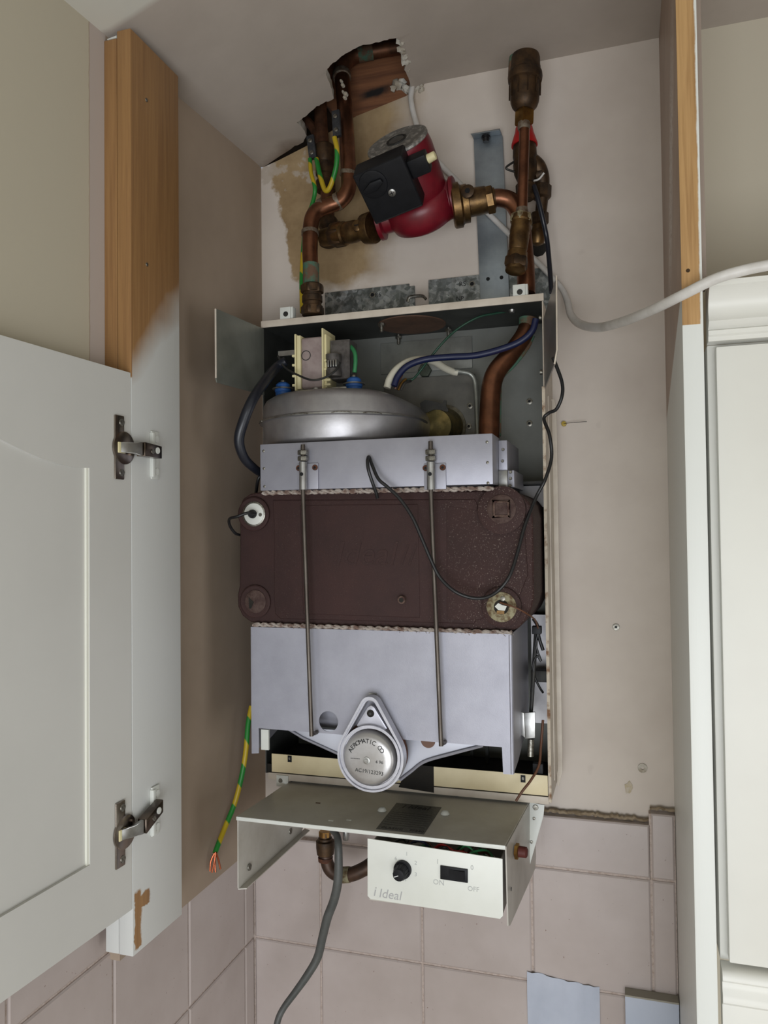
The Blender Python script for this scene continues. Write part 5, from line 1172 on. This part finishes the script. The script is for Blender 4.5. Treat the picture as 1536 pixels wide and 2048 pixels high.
o = MB(); stack(o, (692,1680,-.10),(692,1662,-.10), [(0,5.5),(.1,6.5),(1,6.5)], 14); tag(o.build('pipe_stub', M['bare']), 'short grey stub below the tray, left of the control box', 'pipe')

# ------------------------------------------------------------------ white cable across the right
cable('white_cable', [(825,170,-.006),(822,200,-.012),(832,245,-.012),(850,290,-.010),(880,328,-.010),(920,368,-.010),(950,400,-.012),(1010,460,-.010),(1062,512,-.010),(1092,542,-.012),(1122,575,-.020),(1134,600,-.03),(1142,630,-.05),(1160,648,-.08),(1195,655,-.14),(1240,645,-.21),(1300,622,-.28),(1365,590,-.322),(1430,558,-.335),(1490,540,-.34),(1560,526,-.345)], [5.5]*11+[6.5,7.5,8.5,9,9.5,10,10.5,11,11,11,11], M['white_cable'], 'white cable from the ceiling opening, looping out across the right end panel', n=16)

# ------------------------------------------------------------------ small things on the wall
P = at(1128,848,-.001); wpg = thing('wall_plug', P, 'yellow wall plug with a thin wire beside the right casing edge', 'wall plug')
MB().lathe(P, (0,-1,0), [(0,.0035),(.004,.0032),(.0042,.0015)], 12).build('plug', pm('yellow_plug', (176,150,50), None, .5), wpg)
o = MB(); o.curve([P+V((0,-.004,0)), P+V((.012,-.006,.0005)), P+V((.030,-.008,.0005))], .00035, 6); o.build('wire', M['dark_metal'], wpg)
P = at(1232,1254,-.0005); sc1 = tag(MB().lathe(P, (0,-1,0), [(0,.0046),(.0012,.0043),(.0014,.003)], 20).build('wall_screw', M['zinc']), 'lone round screw in the plaster on the right of the boiler', 'screw')
MB().lathe(P+V((0,-.0014,0)), (0,-1,0), [(0,.0018),(.0004,.0018)], 6).build('recess', M['black'], sc1)
P = at(1285,1536,-.0005); MB().ring(P, (0,-1,0), .002, .006, .0012, 14).build('plug_scar', M['plaster_white'], wall_back)
P = at(1257,1575,-.0003); o = MB(); o.prism([P+V((math.cos(t/14*6.283)*random.uniform(.003,.006),0,math.sin(t/14*6.283)*random.uniform(.005,.011))) for t in range(14)], (0,-.0006,0)); o.build('stain_scar', pm('ochre_stain', (182,168,140), (196,186,172), .9, 0, 200), wall_back)
# paper sheet taped on the tiles
a, c = at(1054,1942,-.0165), at(1199,1976,-.0165); o = MB(); n = 14; top_ = []
for i in range(n+1):
    t = i/n; top_.append((a.x+(c.x-a.x)*t, a.z+(c.z-a.z)*t+random.uniform(-.0012,.0012)))
vs, fs = [], []
for i, (x_, z_) in enumerate(top_):
    for j in range(7):
        t = j/6; vs.append((x_, -.0168-.003*t*math.sin(i*.9)**2-.0015*math.sin(i*1.7+j), z_-(z_-1.05)*t))
for i in range(n):
    for j in range(6): fs.append((i*7+j, (i+1)*7+j, (i+1)*7+j+1, i*7+j+1))
o.add(vs, fs); o.add([(x_, y_+.0004, z_) for x_, y_, z_ in vs], [tuple(reversed(f)) for f in fs]); tag(o.build('paper_sheet', M['paper'], smooth=60, weld=False), 'bluish white torn paper sheet stuck to the tiles at the bottom', 'paper')
a, c = at(1250,1992,-.032), at(1378,2014,-.032); o = MB(); o.box(a.x, .5712, -.032, -.016, 1.0, a.z-.0003); ob = tag(o.build('white_board', M['board'], bevel=.0006), 'white board with grey top edge leaning on the tiles, lower right corner', 'board')
MB().box(a.x, .5712, -.0325, -.0158, a.z-.0003, a.z+.0018).build('top_edge', pm('grey_edge', (150,146,134), None, .7), ob)
